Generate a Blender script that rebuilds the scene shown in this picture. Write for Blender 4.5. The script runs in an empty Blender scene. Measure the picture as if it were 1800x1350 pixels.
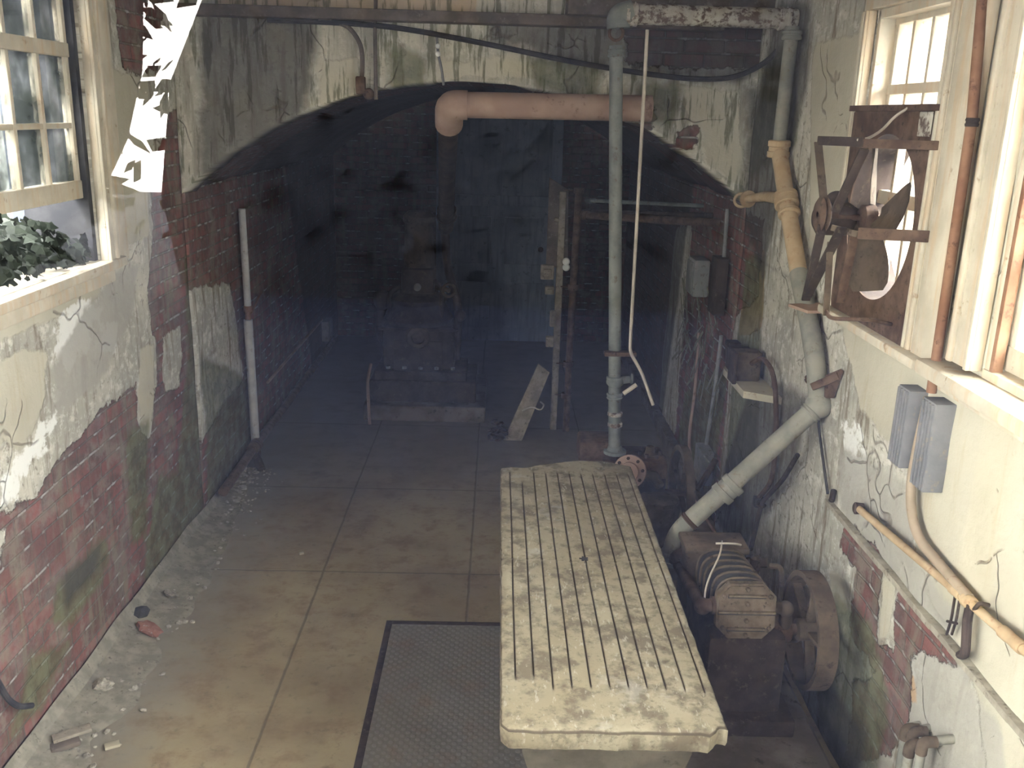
import bpy, bmesh, math, random
import numpy as np
from mathutils import Vector, Matrix, noise as mnoise
random.seed(7); rng = np.random.default_rng(7)
PI = math.pi
SC = bpy.context.scene
COL = SC.collection

# ------------------------------------------------------------------ camera
F = 1630.0; CX, CY = 900.0, 675.0; H = 2.4          # 1800 x 1350 frame, eye height above the sunken floor
def _n(v): return v/np.linalg.norm(v)
_fw = _n(np.array([880-CX, 200-CY, F]))
_dn = np.array([740-CX, 6300-CY, F]); _dn = _n(_dn-_fw*_dn.dot(_fw))
_rt = np.cross(_dn, _fw)
RM = np.array([_rt, _fw, -_dn])
def P(x, y, X=None, Y=None, Z=None):
    """the point where the sight line through (x, y) of the photo meets a real plane of the room"""
    r = RM @ np.array([x-CX, y-CY, F]); c = np.array([0, 0, H])
    t = X/r[0] if X is not None else Y/r[1] if Y is not None else (Z-H)/r[2]
    return Vector((c+t*r).tolist())
cam = bpy.data.cameras.new('camera'); cam.sensor_width = 36; cam.lens = F/1800*36
cam.clip_start = 0.02
camo = bpy.data.objects.new('camera', cam); COL.objects.link(camo)
M3 = Matrix(RM.tolist()) @ Matrix(((1,0,0),(0,-1,0),(0,0,-1)))
camo.matrix_world = Matrix.Translation((0, 0, H)) @ M3.to_4x4()
SC.camera = camo

# ------------------------------------------------------------------ sky, sun, exposure
SC.view_settings.view_transform = 'Standard'; SC.view_settings.look = 'None'
SC.view_settings.gamma = 1; SC.view_settings.use_curve_mapping = False
SC.view_settings.exposure = 2.3
w = bpy.data.worlds.new('overcast_sky'); SC.world = w; w.use_nodes = True
nt = w.node_tree; nt.nodes.clear()
wo = nt.nodes.new('ShaderNodeOutputWorld'); bg = nt.nodes.new('ShaderNodeBackground')
tc = nt.nodes.new('ShaderNodeTexCoord'); sp = nt.nodes.new('ShaderNodeSeparateXYZ')
cr = nt.nodes.new('ShaderNodeValToRGB')
cr.color_ramp.elements[0].position = 0.0; cr.color_ramp.elements[0].color = (1.0, .96, .88, 1)
cr.color_ramp.elements[1].position = 0.6; cr.color_ramp.elements[1].color = (1.0, .985, .95, 1)
nt.links.new(tc.outputs['Generated'], sp.inputs[0]); nt.links.new(sp.outputs['Z'], cr.inputs[0])
nt.links.new(cr.outputs[0], bg.inputs[0]); nt.links.new(bg.outputs[0], wo.inputs[0])
bg.inputs[1].default_value = 14.0
def portal(name, loc, rot, sx, sy):                  # sky portals: only steer sampling of the sky through the windows
    l = bpy.data.lights.new(name, 'AREA'); l.shape = 'RECTANGLE'; l.size = sx; l.size_y = sy
    l.cycles.is_portal = True
    o = bpy.data.objects.new(name, l); o.location = loc; o.rotation_euler = rot; COL.objects.link(o)
portal('window_daylight', (-.18, .02, 2.2), (PI/2, 0, PI), 3.1, 1.7)
portal('window_daylight', (1.74, 3.28, 2.25), (0, PI/2, 0), 1.3, .8)
portal('window_daylight', (1.74, 2.05, 2.25), (0, PI/2, 0), 1.3, .95)
portal('window_daylight', (-2.1, 3.4, 2.25), (0, -PI/2, 0), 1.3, 1.4)
portal('window_daylight', (-2.1, .97, 2.36), (0, -PI/2, 0), 1.1, .85)
portal('window_daylight', (1.74, .72, 2.3), (0, PI/2, 0), 1.3, .8)

# ------------------------------------------------------------------ helpers
WL = {}
def link(o, parent=None):
    COL.objects.link(o)
    if parent is not None: o.parent = parent
def tag(o, label=None, cat=None, group=None, kind=None):
    if label: o['label'] = label
    if cat: o['category'] = cat
    if group: o['group'] = group
    if kind: o['kind'] = kind
    return o
def thing(name, loc, label, cat, group=None):
    o = bpy.data.objects.new(name, None); o.location = loc; o.empty_display_size = .05; link(o)
    WL[o] = Vector(loc); tag(o, label, cat, group); return o
def fillet(pts, fr):
    pts = [Vector(p) for p in pts]
    if len(pts) < 3 or fr <= 0: return pts
    out = [pts[0]]
    for i in range(1, len(pts)-1):
        a, b, c = pts[i-1], pts[i], pts[i+1]
        d1 = min(fr, (a-b).length*.45); d2 = min(fr, (c-b).length*.45)
        p0 = b+(a-b).normalized()*d1; p2 = b+(c-b).normalized()*d2
        for k in range(7):
            t = k/6; out.append((1-t)**2*p0+2*t*(1-t)*b+t*t*p2)
    out.append(pts[-1]); return out
class MB:
    def __init__(s): s.bm = bmesh.new()
    def _xf(s, g, m):
        bmesh.ops.transform(s.bm, matrix=m, verts=g); return g
    def box(s, c, d, rot=None, bev=0.0, taper=None):
        b2 = bmesh.new(); bmesh.ops.create_cube(b2, size=1)
        for v in b2.verts:
            k = (taper if (taper and v.co.z > 0) else 1)
            v.co = Vector((v.co.x*d[0]*k, v.co.y*d[1]*k, v.co.z*d[2]))
        if bev > 0: bmesh.ops.bevel(b2, geom=list(b2.edges), offset=bev, segments=2, affect='EDGES', profile=.5)
        m = Matrix.Translation(c) @ (rot.to_4x4() if rot else Matrix.Identity(4))
        bmesh.ops.transform(b2, matrix=m, verts=b2.verts)
        me = bpy.data.meshes.new('t'); b2.to_mesh(me); b2.free(); s.bm.from_mesh(me); bpy.data.meshes.remove(me); return s
    def bar(s, a, b, wd, th, up=(0,0,1), bev=.002):
        a = Vector(a); b = Vector(b); z = (b-a).normalized(); u = Vector(up)
        if abs(z.dot(u)) > .95: u = Vector((1,0,0))
        x = u.cross(z).normalized(); y = z.cross(x)
        R = Matrix((x, y, z)).transposed()
        return s.box((a+b)/2, (wd, th, (b-a).length), R, bev)
    def lathe(s, prof, a, d, n=28, cap=True):
        a = Vector(a); z = Vector(d).normalized(); u = Vector((0,0,1)) if abs(z.z) < .9 else Vector((1,0,0))
        x = u.cross(z).normalized(); y = z.cross(x); rings = []
        for t, r in prof:
            rings.append([s.bm.verts.new(a+z*t+(x*math.cos(2*PI*k/n)+y*math.sin(2*PI*k/n))*max(r, 1e-5)) for k in range(n)])
        for i in range(len(rings)-1):
            for k in range(n):
                s.bm.faces.new((rings[i][k], rings[i][(k+1)%n], rings[i+1][(k+1)%n], rings[i+1][k]))
        if cap:
            s.bm.faces.new(rings[0][::-1]); s.bm.faces.new(rings[-1])
        return s
    def cyl(s, a, b, r, r2=None, n=24, bev=0.0):
        a = Vector(a); b = Vector(b); L = (b-a).length; r2 = r if r2 is None else r2
        pr = [(0, r), (L, r2)] if bev <= 0 else [(0, r-bev), (bev, r), (L-bev, r2), (L, r2-bev)]
        return s.lathe(pr, a, b-a, n)
    def tube(s, pts, r, n=12, fr=0.0, cap=True):
        pts = fillet(pts, fr); N = len(pts)
        tang = []
        for i in range(N):
            t = pts[min(i+1, N-1)]-pts[max(i-1, 0)]; tang.append(t.normalized())
        u = Vector((0,0,1)) if abs(tang[0].z) < .9 else Vector((1,0,0))
        x = u.cross(tang[0]).normalized(); rings = []
        for i in range(N):
            x = (x-tang[i]*x.dot(tang[i])).normalized(); y = tang[i].cross(x)
            rr = r[i] if isinstance(r, (list, tuple)) else r
            rings.append([s.bm.verts.new(pts[i]+(x*math.cos(2*PI*k/n)+y*math.sin(2*PI*k/n))*rr) for k in range(n)])
        for i in range(N-1):
            for k in range(n):
                s.bm.faces.new((rings[i][k], rings[i][(k+1)%n], rings[i+1][(k+1)%n], rings[i+1][k]))
        if cap: s.bm.faces.new(rings[0][::-1]); s.bm.faces.new(rings[-1])
        return s
    def sphere(s, c, r, sc=(1,1,1), seg=20):
        g = bmesh.ops.create_uvsphere(s.bm, u_segments=seg, v_segments=seg//2+2, radius=r)['verts']
        s._xf(g, Matrix.Translation(c) @ Matrix.Diagonal((*sc, 1))); return s
    def rock(s, c, r, seed=0, sub=1):
        g = bmesh.ops.create_icosphere(s.bm, subdivisions=sub, radius=1)['verts']
        rr = random.Random(seed); sx = [r*rr.uniform(.6, 1.3), r*rr.uniform(.6, 1.3), r*rr.uniform(.35, .8)]
        R = Matrix.Rotation(rr.uniform(0, 6.3), 3, 'Z') @ Matrix.Rotation(rr.uniform(-.5, .5), 3, 'X')
        for v in g:
            k = 1+.35*mnoise.noise(v.co*1.7+Vector((seed*3.1, 0, 0)))
            v.co = Vector(c)+R @ Vector((v.co.x*sx[0]*k, v.co.y*sx[1]*k, v.co.z*sx[2]*k))
        return s
    def ring(s, c, ax, R, r, n=40, m=10, a0=0, a1=2*PI):
        z = Vector(ax).normalized(); u = Vector((0,0,1)) if abs(z.z) < .9 else Vector((1,0,0))
        x = u.cross(z).normalized(); y = z.cross(x)
        full = abs(a1-a0-2*PI) < 1e-6
        pts = [Vector(c)+(x*math.cos(a0+(a1-a0)*k/n)+y*math.sin(a0+(a1-a0)*k/n))*R for k in range(n+1)]
        return s.tube(pts, r, m, cap=not full)
    def prism(s, poly, off, both=True):
        """poly: 3D points of one face, off: extrusion vector"""
        off = Vector(off); a = [s.bm.verts.new(Vector(p)) for p in poly]; b = [s.bm.verts.new(Vector(p)+off) for p in poly]
        n = len(a); s.bm.faces.new(a); s.bm.faces.new(b[::-1])
        for i in range(n): s.bm.faces.new((a[(i+1)%n], a[i], b[i], b[(i+1)%n]))
        return s
    def build(s, name, mat, parent=None, origin=None, smooth=35, label=None):
        bm = s.bm; bmesh.ops.recalc_face_normals(bm, faces=bm.faces)
        if origin is None:
            if parent is not None: origin = WL[parent]
            else:
                cs = [v.co for v in bm.verts]
                origin = Vector(((min(c.x for c in cs)+max(c.x for c in cs))/2, (min(c.y for c in cs)+max(c.y for c in cs))/2, min(c.z for c in cs)))
        origin = Vector(origin)
        bmesh.ops.translate(bm, verts=bm.verts, vec=-origin)
        me = bpy.data.meshes.new(name); bm.to_mesh(me); bm.free()
        me.materials.append(mat)
        if smooth:
            me.shade_smooth(); me.set_sharp_from_angle(angle=math.radians(smooth))
        o = bpy.data.objects.new(name, me)
        if parent is not None: o.location = origin-WL[parent]
        else: o.location = origin
        WL[o] = origin; link(o, parent)
        if label: o['label'] = label
        return o

# ------------------------------------------------------------------ materials
class NT:
    def __init__(s, name):
        s.m = bpy.data.materials.new(name); s.m.use_nodes = True; s.t = s.m.node_tree; s.t.nodes.clear()
    def n(s, typ, **kw):
        nd = s.t.nodes.new(typ)
        for k, v in kw.items():
            if k.startswith('i_'):
                key = k[2:]; key = int(key) if key.isdigit() else key.replace('_', ' ')
                inp = nd.inputs[key]
                if hasattr(v, 'is_linked') or isinstance(v, bpy.types.NodeSocket): s.t.links.new(v, inp)
                else: inp.default_value = v
            else: setattr(nd, k, v)
        return nd
    def math(s, op, a, b=None, c=None, clamp=False):
        nd = s.t.nodes.new('ShaderNodeMath'); nd.operation = op; nd.use_clamp = clamp
        for i, v in enumerate((a, b, c)):
            if v is None: continue
            if isinstance(v, bpy.types.NodeSocket): s.t.links.new(v, nd.inputs[i])
            else: nd.inputs[i].default_value = v
        return nd.outputs[0]
    def mix(s, f, a, b, blend='MIX'):
        nd = s.t.nodes.new('ShaderNodeMix'); nd.data_type = 'RGBA'; nd.blend_type = blend
        for i, v in ((0, f), (6, a), (7, b)):
            if isinstance(v, bpy.types.NodeSocket): s.t.links.new(v, nd.inputs[i])
            else: nd.inputs[i].default_value = v if i == 0 else (*v, 1) if len(v) == 3 else v
        return nd.outputs[2]
    def step(s, v, a, b):
        nd = s.t.nodes.new('ShaderNodeMapRange'); nd.interpolation_type = 'SMOOTHSTEP'
        s.t.links.new(v, nd.inputs[0]); nd.inputs[1].default_value = a; nd.inputs[2].default_value = b
        return nd.outputs[0]
    def noise(s, vec, scale, detail=5, rough=.6):
        return s.n('ShaderNodeTexNoise', i_Vector=vec, i_Scale=scale, i_Detail=detail, i_Roughness=rough).outputs[0]
    def scaled(s, vec, sc):
        return s.n('ShaderNodeMapping', i_Vector=vec, i_Scale=sc).outputs[0]
    def out(s, col, rough=.8, metal=0, height=None, bump=.5, dist=.01, spec=.3):
        p = s.n('ShaderNodeBsdfPrincipled')
        for k, v in (('Base Color', col), ('Roughness', rough), ('Metallic', metal), ('Specular IOR Level', spec)):
            if isinstance(v, bpy.types.NodeSocket): s.t.links.new(v, p.inputs[k])
            else: p.inputs[k].default_value = (*v, 1) if k == 'Base Color' else v
        if height is not None:
            b = s.n('ShaderNodeBump', i_Height=height, i_Strength=bump, i_Distance=dist); s.t.links.new(b.outputs[0], p.inputs['Normal'])
        o = s.n('ShaderNodeOutputMaterial'); s.t.links.new(p.outputs[0], o.inputs[0]); return s.m

def mottled(name, c1, c2, c3=None, scale=6, rough=.85, metal=0, bump=.35, streak=None, fleck=.62, spec=.25):
    """two tones of wear mixed by noise, patches of a third, vertical streaks if wanted"""
    t = NT(name); v = t.n('ShaderNodeNewGeometry').outputs['Position']
    n1 = t.noise(v, scale); col = t.mix(t.step(n1, .35, .65), c1, c2)
    if c3:
        n2 = t.noise(t.scaled(v, (1.7, 1.7, 1.7)), scale*1.6, 7, .7); col = t.mix(t.step(n2, fleck-.06, fleck+.06), col, c3)
    if streak:
        n3 = t.noise(t.scaled(v, (9, 9, .9)), 2.5, 5); col = t.mix(t.math('MULTIPLY', t.step(n3, .45, .7), .8), col, streak)
    n4 = t.noise(v, 60, 4); h = t.math('ADD', n1, t.math('MULTIPLY', n4, .4))
    return t.out(col, rough, metal, h, bump, .006, spec)

RUST = mottled('rusted_iron', (.075,.045,.033), (.13,.085,.06), (.045,.03,.024), 14)
RUSTD = mottled('dark_rusted_iron', (.035,.026,.023), (.062,.044,.037), (.09,.067,.05), 12)
DUSTY = mottled('dusty_cast_iron', (.075,.055,.04), (.125,.095,.068), (.045,.03,.022), 10)
GREYP = mottled('grey_painted_pipe', (.21,.21,.18), (.29,.28,.23), (.20,.17,.13), 9)
GREYD = mottled('dull_lead_grey_pipe', (.15,.165,.155), (.22,.235,.22), (.14,.12,.10), 9)
BUFF = mottled('buff_painted_pipe', (.42,.30,.175), (.50,.38,.24), (.36,.22,.13), 9)
CREAMP = mottled('peeling_cream_pipe_paint', (.34,.31,.26), (.50,.47,.40), (.12,.09,.075), 9, fleck=.52)
PINKP = mottled('pinkish_brown_lagged_pipe', (.36,.24,.19), (.46,.33,.26), (.25,.16,.13), 5)
REDC = mottled('rust_red_conduit', (.20,.10,.06), (.27,.15,.09), (.12,.06,.04), 8)
WOODW = mottled('weathered_cream_wood', (.50,.455,.36), (.62,.57,.46), (.30,.21,.14), 7, streak=(.55,.42,.28), fleck=.66)
WOODD = mottled('added_roof_timber', (.10,.085,.075), (.16,.13,.11), (.22,.19,.16), 9)
WOODP = mottled('dusty_grey_plank', (.24,.21,.17), (.36,.32,.26), (.13,.11,.09), 14)
WHITEP = mottled('white_plastic_pipe', (.50,.50,.52), (.62,.62,.62), (.35,.30,.27), 10)
GREYBOX = mottled('grey_enamel_box', (.17,.175,.185), (.22,.22,.225), (.26,.23,.19), 9)
BOXIN = mottled('dusty_grey_box', (.22,.23,.23), (.30,.30,.29), (.14,.12,.11), 9)
STONE = mottled('stained_cream_stone', (.40,.36,.27), (.50,.46,.36), (.26,.21,.15), 5)
PEDS = mottled('grimy_stone_pedestal', (.085,.075,.055), (.13,.115,.085), (.05,.042,.03), 7)
CONC = mottled('rough_grey_concrete', (.30,.29,.26), (.40,.38,.33), (.20,.18,.15), 5)
CONCD = mottled('oily_dark_concrete', (.10,.085,.07), (.17,.145,.12), (.06,.05,.045), 6)
CABLE = mottled('shade_black', (.03,.03,.035), (.06,.055,.055), None, 10)
CORD = mottled('dusty_cord', (.42,.38,.32), (.55,.50,.42), None, 10)
LEAF = mottled('dull_green_leaf', (.010,.014,.010), (.019,.026,.017), (.03,.035,.025), 14, rough=.6)
RUBBLE = mottled('mortar_rubble', (.22,.20,.17), (.42,.39,.33), (.10,.085,.075), 30)
BRICKB = mottled('red_brick_lump', (.20,.09,.075), (.28,.15,.12), (.30,.27,.24), 20)
DOORP = mottled('blue_grey_door_paint', (.21,.26,.33), (.27,.32,.39), (.15,.18,.22), 5, streak=(.17,.20,.25))
OUTG = mottled('veil_blue_ground', (.0022,.0045,.017), (.004,.0075,.023), (.002,.004,.01), 3)  # near-black blue, chosen so the front pane reflects a blue haze
ADDHEDGE = mottled('added_hedge_leaf', (.005,.007,.014), (.009,.011,.02), (.011,.013,.018), 8)  # bluish black tuned for the dark part of the pane reflection
PALEB = mottled('pale_render', (.70,.72,.74), (.80,.80,.80), (.55,.58,.60), 1.5)
PORC = mottled('white_porcelain', (.75,.75,.72), (.82,.82,.80), None, 10, rough=.3)

def glass_mat(name, dirt, dcol, bl=1.45):
    """thin pane: Fresnel reflection over clear transmission, with a dusty film"""
    t = NT(name); v = t.n('ShaderNodeNewGeometry').outputs['Position']
    fr = t.math('MULTIPLY', t.n('ShaderNodeFresnel', i_IOR=bl).outputs[0], t.math('SUBTRACT', 1.0, t.n('ShaderNodeNewGeometry').outputs['Backfacing']))
    tr = t.n('ShaderNodeBsdfTransparent', i_Color=(.97,.98,.98,1)).outputs[0]
    gl = t.n('ShaderNodeBsdfGlossy', i_Roughness=.0).outputs[0]
    m1 = t.n('ShaderNodeMixShader'); t.t.links.new(fr, m1.inputs[0]); t.t.links.new(tr, m1.inputs[1]); t.t.links.new(gl, m1.inputs[2])
    last = m1.outputs[0]
    if dirt > 0:
        df = t.n('ShaderNodeBsdfDiffuse', i_Color=(*dcol, 1)).outputs[0]
        tl = t.n('ShaderNodeBsdfTranslucent', i_Color=(*[c*.8 for c in dcol], 1)).outputs[0]
        m0 = t.n('ShaderNodeMixShader', i_Fac=.4); t.t.links.new(df, m0.inputs[1]); t.t.links.new(tl, m0.inputs[2])
        nz = t.noise(v, 5, 6); fac = t.math('MULTIPLY', t.step(nz, .2, .7), dirt)
        m2 = t.n('ShaderNodeMixShader'); t.t.links.new(fac, m2.inputs[0]); t.t.links.new(last, m2.inputs[1]); t.t.links.new(m0.outputs[0], m2.inputs[2])
        last = m2.outputs[0]
    o = t.n('ShaderNodeOutputMaterial'); t.t.links.new(last, o.inputs[0]); return t.m
GLASS = glass_mat('window_glass', 0, (0,0,0))
DGLASS = glass_mat('dusty_window_glass', .9, (.055,.064,.058))

def wall_mat(name, axis, brickdark=1.0, tint=(1,1,1)):
    t = NT(name); pos = t.n('ShaderNodeNewGeometry').outputs['Position']
    sx = t.n('ShaderNodeSeparateXYZ', i_Vector=pos)
    U = sx.outputs['X' if axis == 'X' else 'Y']; Zc = sx.outputs['Z']
    if axis == 'V': U = sx.outputs['Y']; Zc = t.math('ADD', sx.outputs['X'], sx.outputs['Z'])
    uv = t.n('ShaderNodeCombineXYZ', i_X=U, i_Y=Zc).outputs[0]
    def at(n_): return t.n('ShaderNodeAttribute', attribute_name=n_).outputs['Fac']
    nbig = t.noise(uv, 2.2, 6, .62); nmid = t.noise(uv, 9, 6, .65); nfin = t.noise(uv, 45, 5, .6)
    stk = t.noise(t.scaled(uv, (7, .8, 1)), 2.2, 6, .6); stk2 = t.noise(t.scaled(uv, (22, 1.6, 1)), 1.6, 5, .6)
    def mask(a, k=.8, w_=.06, nz=None):
        nz = nz or t.math('ADD', t.math('MULTIPLY', nbig, .5), t.math('MULTIPLY', nmid, .5))
        v_ = t.math('ADD', a, t.math('MULTIPLY', t.math('SUBTRACT', nz, .5), k*1.6)); return t.step(v_, .5-w_, .5+w_)
    # plaster
    pl = t.mix(t.step(nbig, .35, .65), (.38,.365,.31), (.56,.535,.45))
    pl = t.mix(t.step(nmid, .52, .66), pl, (.66,.64,.56))
    nspk = t.noise(uv, 26, 6, .7)
    pl = t.mix(t.math('MULTIPLY', t.step(t.noise(uv, 15, 8, .8), .52, .6), .55), pl, (.74,.72,.65))
    pl = t.mix(t.math('MULTIPLY', t.step(t.noise(uv, 6, 8, .78), .56, .64), .6), pl, (.20,.18,.14))
    pl = t.mix(t.math('MULTIPLY', t.math('MULTIPLY', t.step(nspk, .54, .64), t.step(nbig, .42, .55)), .65), pl, (.14,.12,.095))
    pl = t.mix(t.math('MULTIPLY', t.step(stk, .5, .66), .75), pl, (.155,.125,.085))
    pl = t.mix(t.math('MULTIPLY', t.step(stk2, .58, .72), .5), pl, (.10,.10,.075))
    cm = mask(at('cream'), .55, .05)
    crm = t.mix(t.step(nbig, .3, .7), (.52,.49,.39), (.45,.42,.33))
    crm = t.mix(t.math('MULTIPLY', t.step(stk, .55, .72), .35), crm, (.40,.31,.18))
    crm = t.mix(t.math('MULTIPLY', t.step(nmid, .64, .74), .45), crm, (.36,.29,.2))
    pl = t.mix(cm, pl, crm)
    wm = mask(at('white'), 1.1, .08, nmid)
    pl = t.mix(wm, pl, (.78,.78,.74))
    pl = t.mix(t.math('MULTIPLY', mask(at('grey'), 1.0, .12), .85), pl, (.38,.365,.32))
    pl = t.mix(t.math('MULTIPLY', mask(at('tan'), .4, .05), .95), pl, (.48,.33,.20))
    # brick
    bt = t.n('ShaderNodeTexBrick', i_Vector=uv, i_Color1=(.24,.095,.082,1), i_Color2=(.13,.07,.062,1), i_Mortar=(.14,.105,.09,1),
             i_Scale=1.0, i_Mortar_Size=.0065, i_Mortar_Smooth=.3, i_Bias=-.1, i_Brick_Width=.215, i_Row_Height=.072)
    bt.offset = .5
    bc = t.mix(t.step(nmid, .4, .7), bt.outputs[0], (.095,.07,.062)) 
    fz = t.math('FRACT', t.math('DIVIDE', Zc, .072)); row = t.math('ADD', t.math('LESS_THAN', fz, .12), t.math('GREATER_THAN', fz, .88), clamp=True)
    bc = t.mix(t.math('MULTIPLY', t.math('MULTIPLY', t.math('MULTIPLY', bt.outputs[1], row), t.step(nmid, .5, .6)), .7), bc, (.52,.50,.46))
    bc = t.mix(t.math('MULTIPLY', t.step(t.noise(uv, 3.1, 7, .75), .45, .7), .5), bc, (.27,.24,.21))
    bc = t.mix(t.math('MULTIPLY', t.step(stk, .48, .68), .6), bc, (.21,.19,.135))
    bc = t.mix(t.math('MULTIPLY', t.step(t.noise(uv, 5, 6, .7), .5, .62), .6), bc, (.24,.20,.16))
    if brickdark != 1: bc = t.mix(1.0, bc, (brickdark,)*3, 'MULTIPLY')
    if axis == 'X':
        pl = t.mix(.3, pl, (.80,.76,.62))
        pl = t.mix(t.math('MULTIPLY', t.step(t.noise(t.scaled(uv, (9, .9, 1)), 2.6, 6, .65), .52, .6), .7), pl, (.10,.11,.065))
    bmk = mask(at('brick'), .9, .03)
    col = t.mix(bmk, pl, bc)
    mm = t.math('MULTIPLY', mask(at('moss'), .9, .2), .75)
    col = t.mix(mm, col, t.mix(t.step(nmid, .4, .6), (.075,.085,.038), (.16,.165,.085)))
    dk = t.math('MULTIPLY', mask(at('grime_shade'), .8, .22), .72)  # real grime, plus shade put into the colour in places
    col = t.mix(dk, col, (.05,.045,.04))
    # cracks
    vo = t.n('ShaderNodeTexVoronoi', feature='DISTANCE_TO_EDGE', i_Scale=2.1, i_Vector=t.n('ShaderNodeVectorMath', operation='ADD', i_0=uv, i_1=t.n('ShaderNodeVectorMath', operation='SCALE', i_0=t.n('ShaderNodeTexNoise', i_Vector=uv, i_Scale=4.0).outputs[1], i_Scale=.3).outputs[0]).outputs[0]).outputs[0]
    ck = t.math('MULTIPLY', t.math('SUBTRACT', 1.0, t.step(vo, .0, .012)), t.math('MULTIPLY', t.step(nbig, .5, .56), t.math('SUBTRACT', 1.0, bmk)))
    col = t.mix(t.math('MULTIPLY', ck, .4), col, (.10,.07,.05))
    # relief: flaking plaster stands proud of the brick
    h = t.math('ADD', t.math('MULTIPLY', t.math('SUBTRACT', 1.0, bmk), .8), t.math('ADD', t.math('MULTIPLY', nmid, .35), t.math('MULTIPLY', nfin, .12)))
    h = t.math('ADD', h, t.math('MULTIPLY', t.math('MULTIPLY', bt.outputs[1], bmk), -.45))
    h = t.math('ADD', h, t.math('MULTIPLY', cm, .25)); h = t.math('SUBTRACT', h, t.math('MULTIPLY', ck, .5))
    return t.out(col, .9, 0, h, .9, .016, .2)
MW = wall_mat('flaking_plaster_over_brick', 'Y')
MA = wall_mat('streaked_plaster_over_brick', 'X')
MT = wall_mat('sooty_tunnel_brick', 'Y', .95)
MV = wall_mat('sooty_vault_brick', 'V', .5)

# ------------------------------------------------------------------ wall meshes with painted-in wear and shade regions
def sd_poly(U, V, poly):
    """signed distance (positive inside) from each point to a polygon"""
    poly = np.array(poly, float); d = np.full(U.shape, 1e9); ins = np.zeros(U.shape, bool); n = len(poly)
    for i in range(n):
        a = poly[i]; b = poly[(i+1)%n]; e = b-a; wx = U-a[0]; wy = V-a[1]
        tt = np.clip((wx*e[0]+wy*e[1])/max(e.dot(e), 1e-9), 0, 1)
        d = np.minimum(d, (wx-e[0]*tt)**2+(wy-e[1]*tt)**2)
        c = ((a[1] > V) != (b[1] > V))
        with np.errstate(divide='ignore', invalid='ignore'):
            xx = (b[0]-a[0])*(V-a[1])/(b[1]-a[1])+a[0]
        ins ^= c & (U < xx)
    return np.where(ins, 1, -1)*np.sqrt(d)
def regions(U, V, polys, soft=.09):
    r = np.zeros(U.shape)
    for pl_, sgn in polys:
        m = np.clip(.5+sd_poly(U, V, pl_)/(2*soft), 0, 1)
        r = np.maximum(r, m) if sgn > 0 else np.minimum(r, 1-m)
    return r
def vnoise(U, V, s, seed=0):
    out = np.zeros(U.size)
    for i, (a, b) in enumerate(zip(U.ravel(), V.ravel())):
        out[i] = mnoise.noise(Vector((a*s, b*s, seed)))
    return out.reshape(U.shape)
ATTR = ('brick', 'cream', 'white', 'grey', 'tan', 'moss', 'grime_shade')
def grid_wall(name, mat, U, V, pos, regs, holes=(), thick=.3, rough=.008, flip=False):
    inner = np.array([-.18, 5.0, 1.0])
    """U, V: 2D arrays in wall metres; pos(U, V, d) -> xyz with d the relief into the room"""
    att = {k: regions(U, V, regs.get(k, [])) for k in ATTR}
    d = rough*(vnoise(U, V, 2.3, 1)+.5*vnoise(U, V, 7, 2))-.008*att['brick']
    X, Y_, Z_ = pos(U, V, d); nu, nv = U.shape
    vs = np.stack([X, Y_, Z_], -1).reshape(-1, 3); fs = []
    i0, j0 = nu//2, nv//2; G3 = np.stack([X, Y_, Z_], -1); nn = np.cross(G3[i0+1, j0]-G3[i0, j0], G3[i0, j0+1]-G3[i0, j0]); flip = bool(nn.dot(inner-G3[i0, j0]) < 0)
    uc = (U[:-1, :-1]+U[1:, 1:])/2; vc = (V[:-1, :-1]+V[1:, 1:])/2
    for i in range(nu-1):
        for j in range(nv-1):
            if any(h[0] < uc[i, j] < h[1] and h[2] < vc[i, j] < h[3] for h in holes): continue
            q = (i*nv+j, (i+1)*nv+j, (i+1)*nv+j+1, i*nv+j+1); fs.append(q[::-1] if flip else q)
    me = bpy.data.meshes.new(name); me.from_pydata(vs.tolist(), [], fs); me.materials.append(mat)
    for k in ATTR:
        a = me.attributes.new(k, 'FLOAT', 'POINT'); a.data.foreach_set('value', att[k].ravel().astype(np.float32))
    me.shade_smooth(); o = bpy.data.objects.new(name, me); link(o); o['kind'] = 'structure'
    if thick:
        md = o.modifiers.new('thickness', 'SOLIDIFY'); md.thickness = thick; md.offset = -1
    return o
def px_poly(pts, **pl):                                  # outline of a stain, read off the photo onto the wall's plane
    k = 1 if 'X' in pl else 0
    return [(P(x, y, **pl)[k], P(x, y, **pl)[2]) for x, y in pts]
XL, XR, YA, YT = -1.73, 1.37, 5.2, 10.0
CEIL = 3.06
def rng_grid(a, b, c, d, st=.028, extra_u=(), extra_v=()):
    us = np.unique(np.concatenate([np.linspace(a, b, max(2, int((b-a)/st))), [e for e in extra_u]]))
    vs = np.unique(np.concatenate([np.linspace(c, d, max(2, int((d-c)/st))), [e for e in extra_v]]))
    return np.meshgrid(us, vs, indexing='ij')
L_ = lambda pts: px_poly(pts, X=XL)
R_ = lambda pts: px_poly(pts, X=XR)
A_ = lambda pts: px_poly(pts, Y=YA)

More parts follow.
